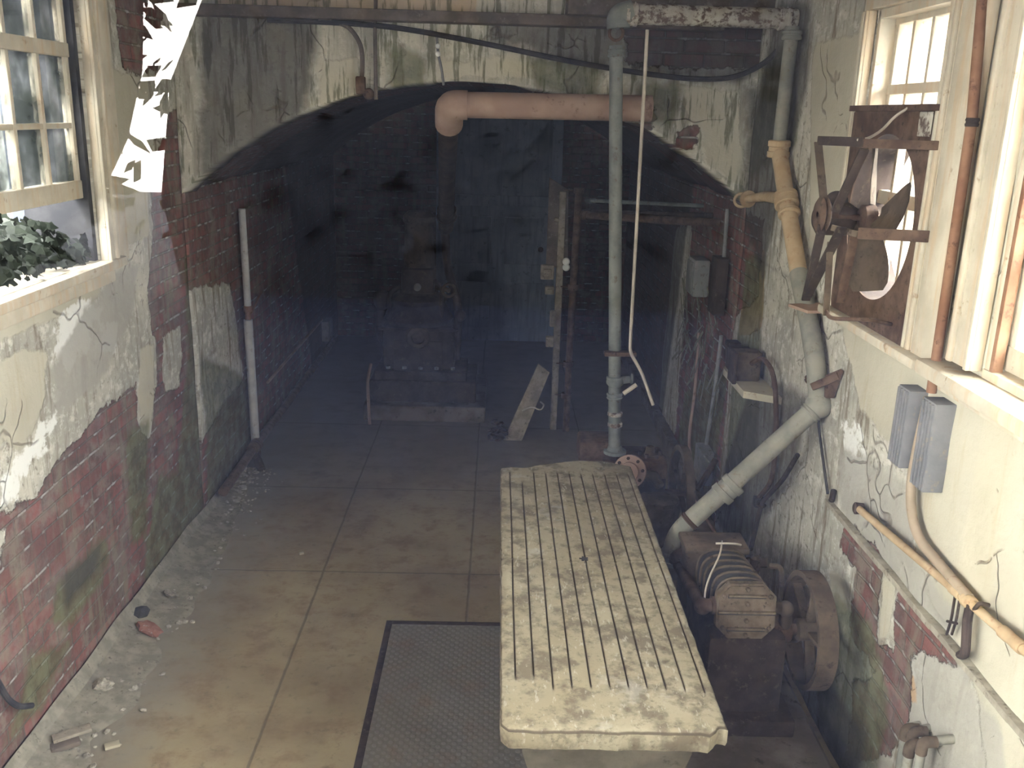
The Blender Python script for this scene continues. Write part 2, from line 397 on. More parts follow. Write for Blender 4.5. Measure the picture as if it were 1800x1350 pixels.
HL = (2.55, 4.06, 1.735, 2.93)                            # left window opening (y0, y1, z0, z1)
HA = (2.95, 3.62, 1.70, 2.80)                             # right window with the fan
HC = (.55, 1.40, 1.80, 2.93)                              # unseen left window added beside the viewer for light
HD = (.35, 1.15, 1.74, 2.90)                              # unseen right window, likewise added to brighten the room
HB = (1.55, 2.50, 1.74, 2.90)                             # nearer right window
U, V = rng_grid(.15, YA, 0, CEIL, extra_u=HL[:2]+HC[:2], extra_v=HL[2:]+HC[2:])
regsL = {
 'brick': [(L_([(-60,1010),(0,905),(60,880),(110,800),(180,720),(250,660),(268,600),(262,520),(268,430),(262,330),(300,200),(420,100),(440,400),(400,870),(250,1080),(60,1330),(-60,1400)]), 1),
           (L_([(198,-40),(290,-40),(280,130),(215,120)]), 1),
           (L_([(242,600),(272,590),(276,680),(268,775),(248,770),(240,690)]), -1),
           (L_([(286,590),(318,575),(316,680),(290,690)]), -1),
           (L_([(-60,960),(10,930),(4,1010),(-60,1080)]), -1)],
 'cream': [(L_([(-60,650),(40,610),(85,612),(80,700),(60,760),(35,790),(10,770),(-60,880)]), 1),
           (L_([(-80,560),(170,480),(180,520),(-80,640)]), 1),
           (L_([(185,120),(262,140),(262,420),(190,430)]), 1),
           (L_([(244,610),(270,600),(272,680),(265,765),(250,765),(243,690)]), 1)],
 'white': [(L_([(95,570),(150,520),(175,545),(150,610),(120,640),(90,620)]), 1), (L_([(175,570),(210,560),(205,620),(180,620)]), 1),
           (L_([(80,740),(110,720),(160,640),(120,700),(60,820),(0,900),(0,850)]), 1)],
 'moss': [(L_([(328,440),(372,440),(362,640),(352,880),(310,900),(330,640)]), 1), (L_([(225,760),(262,740),(262,950),(235,960)]), 1),
          (L_([(280,840),(400,820),(300,1000),(255,1060),(262,950)]), 1), (L_([(100,1030),(190,940),(195,990),(130,1110),(95,1090)]), 1),
          (L_([(60,1160),(130,1120),(70,1260),(10,1320)]), 1)],
 'grime_shade': [(L_([(330,0),(470,0),(470,900),(400,870),(385,500),(350,300)]), 1), (L_([(110,1010),(180,960),(170,1000),(120,1080)]), 1)],
 'grey': [(L_([(90,640),(200,480),(240,470),(235,560),(170,680),(100,740)]), 1)],
}
grid_wall('wall_left', MW, U, V, lambda u, v, d: (XL+d, u, v), regsL, [HL, HC], flip=True)
U, V = rng_grid(.15, YA, 0, CEIL, extra_u=HA[:2]+HB[:2]+HD[:2], extra_v=HA[2:]+HB[2:])
regsR = {
 'brick': [(R_([(1478,915),(1540,960),(1600,1060),(1700,1180),(1640,1240),(1590,1240),(1500,1130),(1470,1010)]), 1),
           (R_([(1290,380),(1345,380),(1330,520),(1290,560)]), 1),
           (R_([(1590,1190),(1600,1260),(1560,1330),(1480,1350),(1500,1200)]), 1),
           (R_([(1548,1000),(1580,1000),(1566,1140),(1540,1130)]), -1), (R_([(1450,940),(1500,1000),(1492,1090),(1455,1060)]), -1),
           (R_([(1600,1140),(1700,1170),(1725,1260),(1725,1400),(1590,1400)]), -1)],
 'cream': [(R_([(1475,545),(1630,650),(1850,700),(1850,1500),(1735,1400),(1722,1240),(1690,1160),(1640,1060),(1612,960),(1590,800),(1510,720)]), 1),
           (R_([(1430,80),(1520,50),(1520,560),(1470,520),(1420,430)]), 1), (R_([(1690,-100),(1900,-100),(1900,700),(1620,640)]), 1),
           (R_([(1550,1005),(1577,1005),(1560,1130),(1543,1125)]), 1), (R_([(1455,1000),(1490,1010),(1488,1080),(1465,1080)]), 1)],
 'white': [(R_([(1480,740),(1510,760),(1520,860),(1490,880)]), 1), (R_([(1600,1170),(1612,1180),(1600,1215),(1590,1200)]), 1)],
 'grey': [(R_([(1600,1130),(1690,1150),(1722,1240),(1725,1400),(1590,1400),(1585,1230)]), 1), (R_([(1470,780),(1600,860),(1610,980),(1700,1120),(1600,1080),(1480,900)]), 1),
          (R_([(1725,1255),(1760,1270),(1770,1400),(1715,1400)]), 1)],
 'tan': [(R_([(1592,1185),(1606,1190),(1606,1235),(1594,1230)]), 1), (R_([(1300,440),(1345,440),(1340,580),(1300,590)]), 1)],
 'moss': [(R_([(1310,450),(1345,450),(1330,800),(1300,900),(1270,880),(1290,650)]), 1), (R_([(1465,1040),(1530,1100),(1560,1240),(1540,1400),(1430,1400),(1440,1150)]), 1),
          (R_([(1300,330),(1350,100),(1400,60),(1400,250)]), 1)],
 'grime_shade': [(R_([(1290,330),(1370,0),(1425,0),(1420,140),(1375,330),(1340,500)]), 1), (R_([(1330,640),(1420,700),(1400,820),(1300,980),(1250,900)]), 1),
           (R_([(1440,1180),(1520,1290),(1500,1420),(1400,1420),(1380,1200)]), 1)],  # last patch: shade of the gap beside the compressor base, painted on the wall
}
grid_wall('wall_right', MW, U, V, lambda u, v, d: (XR-d, u, v), regsR, [HA, HB, HD], flip=False)
# the wall pierced by the vaulted opening
RC, ZC, XC = 2.28, .28, -.17
def arch_z(x): return ZC+math.sqrt(max(RC*RC-(x-XC)**2, 0))
us = np.linspace(XL-.02, XR+.02, 120); tt = np.linspace(0, 1, 44)
U = np.repeat(us[:, None], 44, 1); V = np.array([[arch_z(x)+(CEIL-arch_z(x))*t for t in tt] for x in us])
regsA = {
 'brick': [(A_([(1060,190),(1150,190),(1140,240),(1050,190)]), 1), (A_([(1190,230),(1230,225),(1215,262),(1190,262)]), 1),
           (A_([(1090,-60),(1400,-60),(1420,60),(1360,120),(1100,120)]), 1)],
 'cream': [(A_([(565,110),(630,100),(630,170),(560,200)]), 1), (A_([(770,110),(930,90),(940,140),(780,140)]), 1), (A_([(1190,150),(1300,160),(1310,330),(1250,290)]), 1)],
 'moss': [(A_([(930,100),(1060,110),(1040,180),(940,150)]), 1), (A_([(680,80),(760,100),(740,160),(690,160)]), 1), (A_([(1120,140),(1200,150),(1180,220),(1120,200)]), 1)],
 'grime_shade': [(A_([(860,30),(1400,40),(1400,100),(1300,145),(1180,140),(1000,110),(860,70)]), 1), (A_([(350,20),(560,20),(540,200),(350,340)]), 1), (A_([(1310,150),(1420,100),(1420,400),(1310,330)]), 1)],
 'tan': [(A_([(380,-60),(835,-60),(835,26),(380,10)]), 1)],
}
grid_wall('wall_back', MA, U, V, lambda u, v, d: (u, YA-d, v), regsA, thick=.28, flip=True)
# the vault beyond
def tunnel_side(name, x, s):
    U, V = rng_grid(YA+.02, YT, 0, 1.99, st=.06)
    allp = [(5.2, -.1), (10.2, -.1), (10.2, 2.2), (5.2, 2.2)]
    grime_shade = [([(8.6, -.1), (10.2, -.1), (10.2, 2.2), (7.6, 2.2)], 1)] if s > 0 else [([(7.2, -.1), (10.2, -.1), (10.2, 2.2), (6.6, 2.2)], 1)]  # walls turn darker towards the far end
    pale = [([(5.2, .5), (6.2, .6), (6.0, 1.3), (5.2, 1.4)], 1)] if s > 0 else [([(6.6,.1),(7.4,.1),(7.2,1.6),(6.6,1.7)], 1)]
    grid_wall(name, MT, U, V, lambda u, v, d: (x+s*d, u, v), {'brick': [(allp, 1), (pale[0][0], -1)], 'grime_shade': grime_shade, 'moss': [([(5.3,-.1),(6.6,-.1),(6.4,.5),(5.3,1.0)], 1)]}, thick=.2, rough=.012, flip=s > 0)
tunnel_side('wall_tunnel_left', XL, 1); tunnel_side('wall_tunnel_right', XR, -1)
a0 = math.asin((XL-XC)/RC); a1 = math.asin((XR-XC)/RC)
U = np.repeat(np.linspace(YA+.02, YT, 60)[:, None], 50, 1); V = np.repeat(np.linspace(a0, a1, 50)[None, :], 60, 0)
fullv = [([(5, a0-1), (11, a0-1), (11, a1+1), (5, a1+1)], 1)]
grid_wall('ceiling_vault', MV, U, V, lambda u, v, d: (XC+(RC-d)*np.sin(v), u, ZC+(RC-d)*np.cos(v)), {'brick': fullv, 'grime_shade': [([(6.5, a0-1), (11, a0-1), (11, a1+1), (6.5, a1+1)], 1)]}, thick=.2, rough=.012)
U, V = rng_grid(XL-.1, XR+.1, 0, 2.7, st=.08)
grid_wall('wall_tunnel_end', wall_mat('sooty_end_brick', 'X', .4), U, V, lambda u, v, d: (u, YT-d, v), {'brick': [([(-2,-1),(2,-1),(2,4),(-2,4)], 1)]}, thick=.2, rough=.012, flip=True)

# floor: concrete bays with tooled joints
def floor_mat():
    t = NT('worn_concrete_floor'); pos = t.n('ShaderNodeNewGeometry').outputs['Position']
    sx = t.n('ShaderNodeSeparateXYZ', i_Vector=pos)
    nb = t.noise(pos, 1.3, 6, .6); nm = t.noise(pos, 7, 6, .65); nf = t.noise(pos, 50, 5, .6)
    c = t.mix(t.step(nb, .35, .65), (.245,.195,.12), (.34,.28,.175))
    c = t.mix(t.math('MULTIPLY', t.step(nm, .45, .7), .7), c, (.205,.135,.085))
    c = t.mix(t.math('MULTIPLY', t.step(t.noise(pos, 18, 8, .75), .55, .66), .4), c, (.12,.095,.065))
    c = t.mix(t.math('MULTIPLY', t.step(nf, .6, .75), .35), c, (.12,.10,.08))
    edge = t.math('SUBTRACT', 1.0, t.step(t.math('ABSOLUTE', t.math('ADD', sx.outputs[0], t.math('ADD', 1.73, t.math('MULTIPLY', t.math('SUBTRACT', nm, .5), .4)))), .12, .6))
    c = t.mix(t.math('MULTIPLY', edge, .75), c, (.24,.235,.215))
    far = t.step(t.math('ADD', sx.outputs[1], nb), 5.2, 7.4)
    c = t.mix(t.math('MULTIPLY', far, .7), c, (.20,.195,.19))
    jm = None
    for ax, vals in ((0, (-.9, -.11, .68)), (1, (4.54, 5.7, 7.0))):
        for q in vals:
            wob = t.math('ADD', sx.outputs[ax], t.math('MULTIPLY', t.math('SUBTRACT', nm, .5), .012))
            l = t.math('SUBTRACT', 1.0, t.step(t.math('ABSOLUTE', t.math('SUBTRACT', wob, q)), .002, .009))
            jm = l if jm is None else t.math('MAXIMUM', jm, l)
    c = t.mix(t.math('MULTIPLY', jm, .55), c, (.09,.07,.055))
    h = t.math('SUBTRACT', t.math('ADD', t.math('MULTIPLY', nm, .3), t.math('MULTIPLY', nf, .15)), jm)
    return t.out(c, t.math('ADD', .45, t.math('MULTIPLY', nm, .35)), 0, h, .45, .006, .35)
MF = floor_mat()
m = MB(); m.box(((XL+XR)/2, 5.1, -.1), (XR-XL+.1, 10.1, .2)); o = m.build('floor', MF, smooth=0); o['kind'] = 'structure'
m = MB(); m.box(((XL+XR)/2, 2.6, CEIL+.06), (XR-XL+.7, 5.7, .12)); o = m.build('ceiling', mottled('stained_ceiling_boards', (.36,.27,.18), (.46,.36,.25), (.2,.15,.11), 3), smooth=0); o['kind'] = 'structure'
# front wall: masonry below, wide glazed front above, through which the room is seen
m = MB(); m.box((-.18, .02, .62), (3.7, .26, 1.24)); m.box((-.18, .02, 3.02), (3.7, .26, .1)); o = m.build('wall_front', CONC, smooth=0); o['kind'] = 'structure'
m = MB()
for x in (-1.71, -.95, .98, 1.35): m.box((x, .08, 2.1), (.05, .05, 1.75), None, .004)
m.box((-.18, .08, 1.27), (3.1, .09, .06), None, .004); m.box((-.18, .08, 2.945), (3.1, .05, .05), None, .004)
wf = m.build('window_1', WOODW); wf['kind'] = 'structure'
m = MB(); m.box((-.18, .08, 2.1), (3.06, .004, 1.63)); m.build('pane', GLASS, wf, smooth=0)

# trims: kerb in the tunnel, dado ledge, lintel timber
m = MB(); m.bar((XR-.035, YA+.1, .05), (XR-.035, YT, .05), .07, .1, bev=.01); o = m.build('trim_1', CONCD); o['kind'] = 'structure'
def rough_bar(pts, r1, r2, seed=0):
    m = MB(); m.tube(pts, r1, 8, 0)
    for v in m.bm.verts: v.co += Vector((mnoise.noise(v.co*9), mnoise.noise(v.co*11+Vector((5,0,0))), mnoise.noise(v.co*13)))*r2
    return m
m = MB()
N = 40
for i in range(N):
    y0 = 1.2+i*(3.46-1.2)/N; y1 = y0+(3.46-1.2)/N+.002; dz = .004*mnoise.noise(Vector((y0*6, 0, 0)))
    m.box((XR-.006, (y0+y1)/2, .93+dz), (.032+.012*mnoise.noise(Vector((y0*9, 3, 0))), y1-y0, .022), None, .003)
o = m.build('trim_2', mottled('dusty_ledge', (.26,.235,.185), (.38,.35,.28), (.16,.13,.1), 12)); o['kind'] = 'structure'
m = MB(); m.box(((XL+XR)/2-.1, YA-.06, 2.87), (XR-XL-.25, .12, .055), None, .006); o = m.build('trim_3', WOODD); o['kind'] = 'structure'
m = MB(); m.box((.85, YA-.1, 2.95), (1.05, .2, .12), None, .01); o = m.build('trim_4', WOODD); o['kind'] = 'structure'

# ------------------------------------------------------------------ windows
def casing(m, side, y0, y1, z0, z1, wd, proud, sill=True):
    x = XL if side < 0 else XR; s = 1 if side < 0 else -1; X = x+s*proud/2
    for ya, yb in ((y0-wd, y0), (y1, y1+wd)):
        m.box((X, (ya+yb)/2, (z0+z1)/2), (proud, wd, z1-z0), None, .004)
        m.box((X+s*proud*.6, yb-.012 if ya < y0 else ya+.012, (z0+z1)/2), (proud*.5, .018, z1-z0), None, .004)
        m.box((X+s*proud*.6, ya+.014 if ya < y0 else yb-.014, (z0+z1)/2), (proud*.5, .026, z1-z0), None, .006)
    m.box((X, (y0+y1)/2, z1+wd/2), (proud, y1-y0+2*wd, wd), None, .004)
# left window: two sashes of three panes across
w1 = thing('window_2', (XL, (HL[0]+HL[1])/2, HL[2]), None, None); w1['kind'] = 'structure'
m = MB(); casing(m, -1, *HL, .30 if False else .1, .035)
m.box((XL+.012, HL[1]+.19, 2.31), (.025, .14, 1.2), None, .006)
m.build('window_frame', WOODW, w1)
m = MB()
for y in (HL[0]+.02, HL[1]-.02): m.box((XL-.15, y, (HL[2]+HL[3])/2), (.28, .035, HL[3]-HL[2]), None, .003)
m.build('outer_jamb', mottled('dark_outer_jamb', (.035,.036,.042), (.055,.055,.06), None, 8), w1)
m = MB(); m.box((XL+.0, 3.35, 1.715), (.11, 1.75, .045), None, .012); m.box((XL+.02, 3.3, 1.665), (.04, 1.62, .055), None, .01)
m.box((XL-.15, (HL[0]+HL[1])/2, 1.725), (.3, HL[1]-HL[0], .03)); m.build('window_sill', WOODW, w1)
m = MB(); XS = XL-.055
ys = [4.02, 3.76, 3.53, 3.28, 3.03, 2.78, 2.6]
m.box((XS, 3.30, 2.045), (.045, 1.5, .075), None, .004)
m.box((XS, 3.30, 2.60), (.045, 1.5, .055), None, .004)
m.box((XS, 3.30, 2.305), (.03, 1.5, .022), None, .003)
for i, y in enumerate(ys): m.box((XS, y, 2.48), (.035, .045 if i == 0 else .024, .86), None, .003)
m.box((XS, 3.22, 1.88), (.04, .035, .33), None, .003)
sash = m.build('sash', WOODW, w1)
m = MB()
for i in range(len(ys)-1):
    for za, zb in ((2.08, 2.295), (2.315, 2.575), (2.625, 2.90)):
        m.box((XS, (ys[i]+ys[i+1])/2, (za+zb)/2), (.004, ys[i]-ys[i+1]-.02, zb-za))
m.build('pane', DGLASS, sash, smooth=0)
# right window behind the fan
w2 = thing('window_3', (XR, (HA[0]+HA[1])/2, HA[2]), None, None); w2['kind'] = 'structure'
m = MB(); casing(m, 1, *HA, .055, .03)
for y in (HA[0]+.012, HA[1]-.012): m.box((XR+.15, y, (HA[2]+HA[3])/2), (.29, .024, HA[3]-HA[2]), None, .003)
m.box((XR+.15, 3.28, HA[3]-.015), (.29, .66, .03)); m.box((XR-.02, 2.80, 2.28), (.035, .16, 1.2), None, .008)
m.build('window_frame', WOODW, w2)
m = MB(); m.box((XR-.03, 3.22, 1.685), (.09, .90, .035), None, .01); m.box((XR+.15, 3.28, 1.70), (.3, .67, .03)); m.build('window_sill', WOODW, w2)
m = MB(); XS = XR+.08
for z, hh in ((2.77, .04), (2.525, .035), (2.14, .05), (1.73, .05)): m.box((XS, 3.285, z), (.035, .64, hh), None, .003)
for y in (2.98, 3.13, 3.29, 3.44, 3.59): m.box((XS, y, 2.25), (.03, .022 if 3 < y < 3.5 else .04, 1.05), None, .003)
sash = m.build('sash', WOODW, w2)
m = MB(); m.box((XS, 3.285, 2.25), (.004, .62, 1.03)); m.build('pane', GLASS, sash, smooth=0)
# nearer right window
w3 = thing('window_4', (XR, (HB[0]+HB[1])/2, HB[2]), None, None); w3['kind'] = 'structure'
m = MB(); casing(m, 1, *HB, .13, .035); 
for y in (HB[0]+.015, HB[1]-.015): m.box((XR+.15, y, (HB[2]+HB[3])/2), (.29, .03, HB[3]-HB[2]), None, .003)
m.build('window_frame', WOODW, w3)
m = MB(); m.box((XR-.035, 2.07, 1.70), (.12, 1.30, .05), None, .016); m.box((XR-.01, 2.07, 1.655), (.05, 1.22, .04), None, .01)
m.box((XR+.15, 2.02, 1.735), (.3, .95, .03)); m.build('window_sill', WOODW, w3)
m = MB(); XS = XR+.06
for z, hh in ((1.79, .07), (2.05, .025), (2.33, .045), (2.6, .025), (2.87, .05)): m.box((XS, 2.02, z), (.035, .92, hh), None, .003)
for y in (1.58, 1.8, 2.02, 2.24, 2.46): m.box((XS, y, 2.32), (.03, .022 if 1.6 < y < 2.4 else .05, 1.1), None, .003)
sash = m.build('sash', WOODW, w3)
m = MB(); m.box((XS, 2.02, 2.32), (.004, .9, 1.08)); m.build('pane', GLASS, sash, smooth=0)
m = MB(); m.box((XR+.02, HB[1]-.035, 2.3), (.03, .02, 1.12), None, .003); m.build('sash_stop', REDC, w3, label='rusty red stop strip')
# two unseen windows added beside the viewer to let in more daylight
for nm, side, h in (('added_window_5', -1, HC), ('added_window_6', 1, HD)):
    x = XL if side < 0 else XR; w5 = thing(nm, (x, (h[0]+h[1])/2, h[2]), None, None); w5['kind'] = 'structure'
    m = MB(); casing(m, side, *h, .1, .03); m.build('window_frame', WOODW, w5)  # frame of the added window
    XS = x+side*.07; ym = (h[0]+h[1])/2; L5 = h[1]-h[0]
    m = MB()
    for z in (h[2]+.03, (h[2]+h[3])/2, h[3]-.03): m.box((XS, ym, z), (.035, L5, .05), None, .003)
    for k in range(4): m.box((XS, h[0]+.02+(L5-.04)*k/3, (h[2]+h[3])/2), (.03, .03, h[3]-h[2]), None, .003)
    s5 = m.build('sash', WOODW, w5)
    m = MB(); m.box((XS, ym, (h[2]+h[3])/2), (.004, L5-.04, h[3]-h[2]-.04)); m.build('pane', GLASS, s5, smooth=0)
    m = MB(); m.box((x+side*.04, ym, h[2]-.01), (.2, L5+.1, .035), None, .008); m.build('window_sill', WOODW, w5)
# end door of the tunnel
dr = thing('door_1', (.0, YT-.05, 0), None, None); dr['kind'] = 'structure'
m = MB()
for x in (-.60, .60): m.box((x, YT-.06, 1.2), (.11, .09, 2.4), None, .006)
m.box((0, YT-.06, 2.42), (1.31, .09, .11), None, .006); m.box((0, YT-.055, 1.52), (1.1, .08, .11), None, .006); m.build('door_frame', DOORP, dr)
m = MB(); m.box((0, YT-.035, .75), (1.09, .04, 1.5), None, .004)
for x in (-.28, .28):
    for z in (.4, 1.1): m.box((x, YT-.06, z), (.42, .02, .5), None, .01)
m.box((0, YT-.035, 1.95), (1.09, .04, .8), None, .004); m.build('door_panel', DOORP, dr)
m = MB(); m.sphere((.46, YT-.1, 1.02), .03); m.build('door_handle', RUSTD, dr)

# ------------------------------------------------------------------ outdoors
m = MB(); m.box((0, 0, .55), (60, 60, .1))
# keep the yard off the building footprint
m.bm.free(); m = MB()
for c, d in (((-16.1, 5, .55), (28.2, 50, .1)), ((16.0, 5, .55), (28.4, 50, .1)), ((-.1, -10.1, .55), (3.8, 19.8, .1))): m.box(c, d)
tag(m.build('yard', OUTG, smooth=0), kind='structure')
m = MB(); m.box((-3.3, 7.3, 2.3), (.2, 9.4, 3.4)); o = m.build('yard_wall', mottled('grey_yard_wall', (.035,.042,.06), (.05,.06,.08), (.025,.025,.03), 2), smooth=0); tag(o, 'grey wall standing outside beyond the left window', 'wall')
m = MB(); m.box((-.2, -1.65, 3.12), (4.8, 3.15, .1), None, .01)  # roof slab out of view, added to hold back light from the front
for x in (-2.3, 1.9): m.box((x, -3.1, 1.85), (.1, .1, 2.5), None, .01)
tag(m.build('added_shade_roof', WOODD), 'unseen dark roof added outside to cut daylight through the front window', 'daylight_blocker')
def added_hedge(name, c, d, n, label, seed):  # leafy masses added to darken the pane reflection around a sky gap
    rr = random.Random(seed); m = MB()
    for i in range(n):
        while True:
            p = Vector((rr.uniform(-1, 1), rr.uniform(-1, 1), rr.uniform(-1, 1)))
            if p.length < 1: break
        p = Vector((p.x*d[0]/2, p.y*d[1]/2, p.z*d[2]/2))+Vector(c); s_ = rr.uniform(.08, .18)
        a = Vector((rr.uniform(-1, 1), rr.uniform(-1, 1), rr.uniform(-1, 1))).normalized(); b = a.orthogonal().normalized()
        v = [m.bm.verts.new(p+a*s_), m.bm.verts.new(p+b*s_*.6), m.bm.verts.new(p-a*s_), m.bm.verts.new(p-b*s_*.6)]
        m.bm.faces.new(v)
    m.sphere(c, .5, (d[0]*.93, d[1]*.9, d[2]*.95), 24)
    return tag(m.build(name, ADDHEDGE, smooth=0), label, 'added_hedge')
added_hedge('added_hedge', (-6.25, -9.5, 3.4), (6.0, 2.0, 6.6), 3000, 'leafy mass added for the front pane to reflect, left of the sky gap', 1)
added_hedge('added_hedge', (3.35, -9.5, 1.5), (14.6, 2.0, 10.5), 6000, 'leafy mass added for the front pane to reflect, right of the sky gap', 2)
# foliage crowding in at the broken lower left sash
m = MB(); rr = random.Random(5)
def leaf(m, p, nrm, s_, rr):
    a = nrm.orthogonal().normalized(); a = (Matrix.Rotation(rr.uniform(0, 6.3), 3, nrm) @ a); b = nrm.cross(a)
    pts = [(-.9, 0), (-.7, .55), (-.1, .5), (.15, .75), (.4, .35), (1, 0), (.4, -.35), (.15, -.75), (-.1, -.5), (-.7, -.55)]
    vs = [m.bm.verts.new(p+a*x*s_+b*y*s_+nrm*(.12*s_*(1-x*x))) for x, y in pts]; m.bm.faces.new(vs)
for i in range(2200):
    y = rr.uniform(2.5, 4.02); x = rr.uniform(-2.3, XL-.02)
    top = 1.87+.12*math.exp(-((y-3.35)/.13)**2)+.06*math.sin(y*14)+.03*(XL-x)*4
    z = rr.uniform(1.3 if x < -2.05 else 1.74, top+.03*(XL-x))
    leaf(m, Vector((x, y, z)), Vector((rr.uniform(.2, 1), rr.uniform(-.6, .3), rr.uniform(.1, .9))).normalized(), rr.uniform(.02, .042), rr)
ivy = m.build('ivy', LEAF, smooth=0); tag(ivy, 'dark green ivy pushing in over the sill of the broken left window', 'ivy')
m = MB()
for i in range(14):
    y = 2.6+i*.1; m.tube([(-2.4, y, .6), (-2.25, y+.05, 1.2), (-2.1, y-.04, 1.6), (-1.9, y+.06, 1.78)], .006, 6, .1)
m.build('stem', WOODD, ivy)
for i, (x, y) in enumerate(((-2.9, 5.15), (-2.9, 5.5))):
    m = MB(); m.box((x, y, 1.9), (.1, .1, 2.6), None, .01); tag(m.build('yard_post', GREYD), 'grey post outside the left window, %s of the pair' % ('nearer' if i == 0 else 'farther'), 'post', 'grey posts outside the left window')
# pale slatted building across the yard on the right
m = MB(); m.box((5.2, 5, 2.2), (.2, 12, 3.3))
for i in range(60): m.box((5.08, -.9+i*.2, 2.2), (.05, .1, 3.3))
tag(m.build('outbuilding', PALEB, smooth=0), 'pale boarded building outside beyond the right windows', 'building')

# ------------------------------------------------------------------ stone slab table
tb = thing('draining_table', (.35, 3.15, 0), 'cream stone mortuary table with long drainage grooves and chipped corners', 'table')
X0, X1 = .038, .662; TOP, TH = .80, .062
def y_near(u):
    y = 2.145+.006*mnoise.noise(Vector((u*9, 0, 0)))+.003*mnoise.noise(Vector((u*40, 2, 0)))
    if u > .90: y += .028*((u-.90)/.10)**1.0+.012*math.sin(u*60)
    if u < .035: y += .028*(1-u/.035)
    return y
def y_far(u):
    k = [(0, 4.085), (.08, 4.11), (.22, 4.10), (.26, 4.135), (.5, 4.195), (.62, 4.215), (.8, 4.21), (.93, 4.165), (1, 4.15)]
    for i in range(len(k)-1):
        if k[i][0] <= u <= k[i+1][0]:
            t_ = (u-k[i][0])/(k[i+1][0]-k[i][0]); return k[i][1]*(1-t_)+k[i+1][1]*t_+.004*mnoise.noise(Vector((u*30, 9, 0)))
    return 4.15
gro = [.07+.0885*i for i in range(11)]
us = [0, .004, .012]
for g in gro:
    for dlt in (-.012, -.006, -.0025, 0, .0025, .006, .012): us.append(g+dlt)
us += [g+.044 for g in gro[:-1]]+[.035, .988, .996, 1.0]; us = sorted(set(min(max(u, 0), 1) for u in us))
NV = 150; m = MB(); G = []
for u in us:
    row = []
    for j in range(NV+1):
        v = j/NV; v = v if 0 < j < NV else v
        ya, yb = y_near(u), y_far(u); y = ya+(yb-ya)*v
        wob = .003*mnoise.noise(Vector((0, y*12, u > .5)))+.0018*mnoise.noise(Vector((0, y*50, 4)))
        edge = 1 if u < .02 or u > .98 else 0
        x = X0+(X1-X0)*u+wob*edge
        z = TOP+.0015*mnoise.noise(Vector((x*14, y*14, 0)))
        gi = min(range(11), key=lambda i: abs(gro[i]-u))
        du = abs(gro[gi]-u-.0012*math.sin(y*5+gi)); s0 = 2.30+.012*gi-.0035*gi*gi*.3+(.07 if gi in (0, 1) else 0); s1 = 4.06-(.12 if gi == 1 else 0)
        dep = .0065*min(1, 1.6*max(0, 1-du/.0062))*min(1, max(0, (y-s0)/.04))*min(1, max(0, (s1-y)/.05)); z -= dep
        if abs(y-3.155-.012*math.sin(u*9)) < .008 and (u < .6 or mnoise.noise(Vector((u*9, 0, 0))) > -.2): z -= .003
        e = min(u*(X1-X0), (1-u)*(X1-X0), (y-ya), (yb-y)); z -= .007*max(0, 1-e/.009)**2
        row.append(m.bm.verts.new((x, y, z)))
    G.append(row)
nu = len(us)
for i in range(nu-1):
    for j in range(NV): m.bm.faces.new((G[i][j], G[i+1][j], G[i+1][j+1], G[i][j+1]))
loop = [G[i][0] for i in range(nu)]+[G[nu-1][j] for j in range(1, NV+1)]+[G[i][NV] for i in range(nu-2, -1, -1)]+[G[0][j] for j in range(NV-1, 0, -1)]
prev = loop
for k, (ins, dz) in enumerate(((-.001, -.02), (.0, -.045), (.006, -TH))):
    cur = []
    for v in loop:
        c = Vector(((X0+X1)/2, 3.15, v.co.z)); d_ = (c-v.co).normalized()
        q = v.co+d_*(ins+.0025*mnoise.noise(v.co*20+Vector((0, 0, k)))); cur.append(m.bm.verts.new((q.x, q.y, TOP+dz)))
    for a in range(len(loop)):
        b = (a+1) % len(loop); m.bm.faces.new((prev[b], prev[a], cur[a], cur[b]))
    prev = cur
m.bm.faces.new(prev)
def slab_mat():
    t = NT('grooved_stone_slab'); pos = t.n('ShaderNodeNewGeometry').outputs['Position']; sx = t.n('ShaderNodeSeparateXYZ', i_Vector=pos)
    nb = t.noise(pos, 3, 6, .6); nm = t.noise(pos, 12, 7, .65); nf = t.noise(pos, 70, 5)
    c = t.mix(t.step(nb, .35, .65), (.245,.21,.14), (.31,.275,.195))
    c = t.mix(t.math('MULTIPLY', t.step(nm, .44, .62), .75), c, (.095,.074,.05))
    c = t.mix(t.math('MULTIPLY', t.step(t.noise(pos, 30, 8, .8), .54, .62), .5), c, (.075,.058,.04))
    c = t.mix(t.math('MULTIPLY', t.step(t.noise(t.scaled(pos, (3, 1, 1)), 22, 6, .7), .58, .66), .5), c, (.42,.40,.33))
    c = t.mix(t.math('MULTIPLY', t.step(t.noise(pos, 5.5, 5), .6, .68), .35), c, (.40,.39,.34))
    c = t.mix(t.math('MULTIPLY', t.step(nf, .58, .72), .3), c, (.25,.2,.15))
    z = t.math('SUBTRACT', TOP, sx.outputs[2]); gm = t.math('MULTIPLY', t.step(z, .0018, .0048), t.math('LESS_THAN', z, .0075))
    c = t.mix(t.math('MULTIPLY', gm, .9), c, (.06,.045,.03))
    return t.out(c, .72, 0, t.math('ADD', nm, t.math('MULTIPLY', nf, .3)), .3, .004, .3)
m.build('slab', slab_mat(), tb, smooth=50)
m = MB(); m.lathe([(0, .011), (.001, .012)], (.352, 3.165, TOP-.0005), (0, 0, 1), 16)
for a in range(5): m.box((.352+.013*math.cos(a*1.26+.5), 3.165+.013*math.sin(a*1.26+.5), TOP+.0005), (.009, .009, .002), None, 0)
m.build('drain_hole', CABLE, tb, label='dark drain hole')
m = MB(); b2 = []
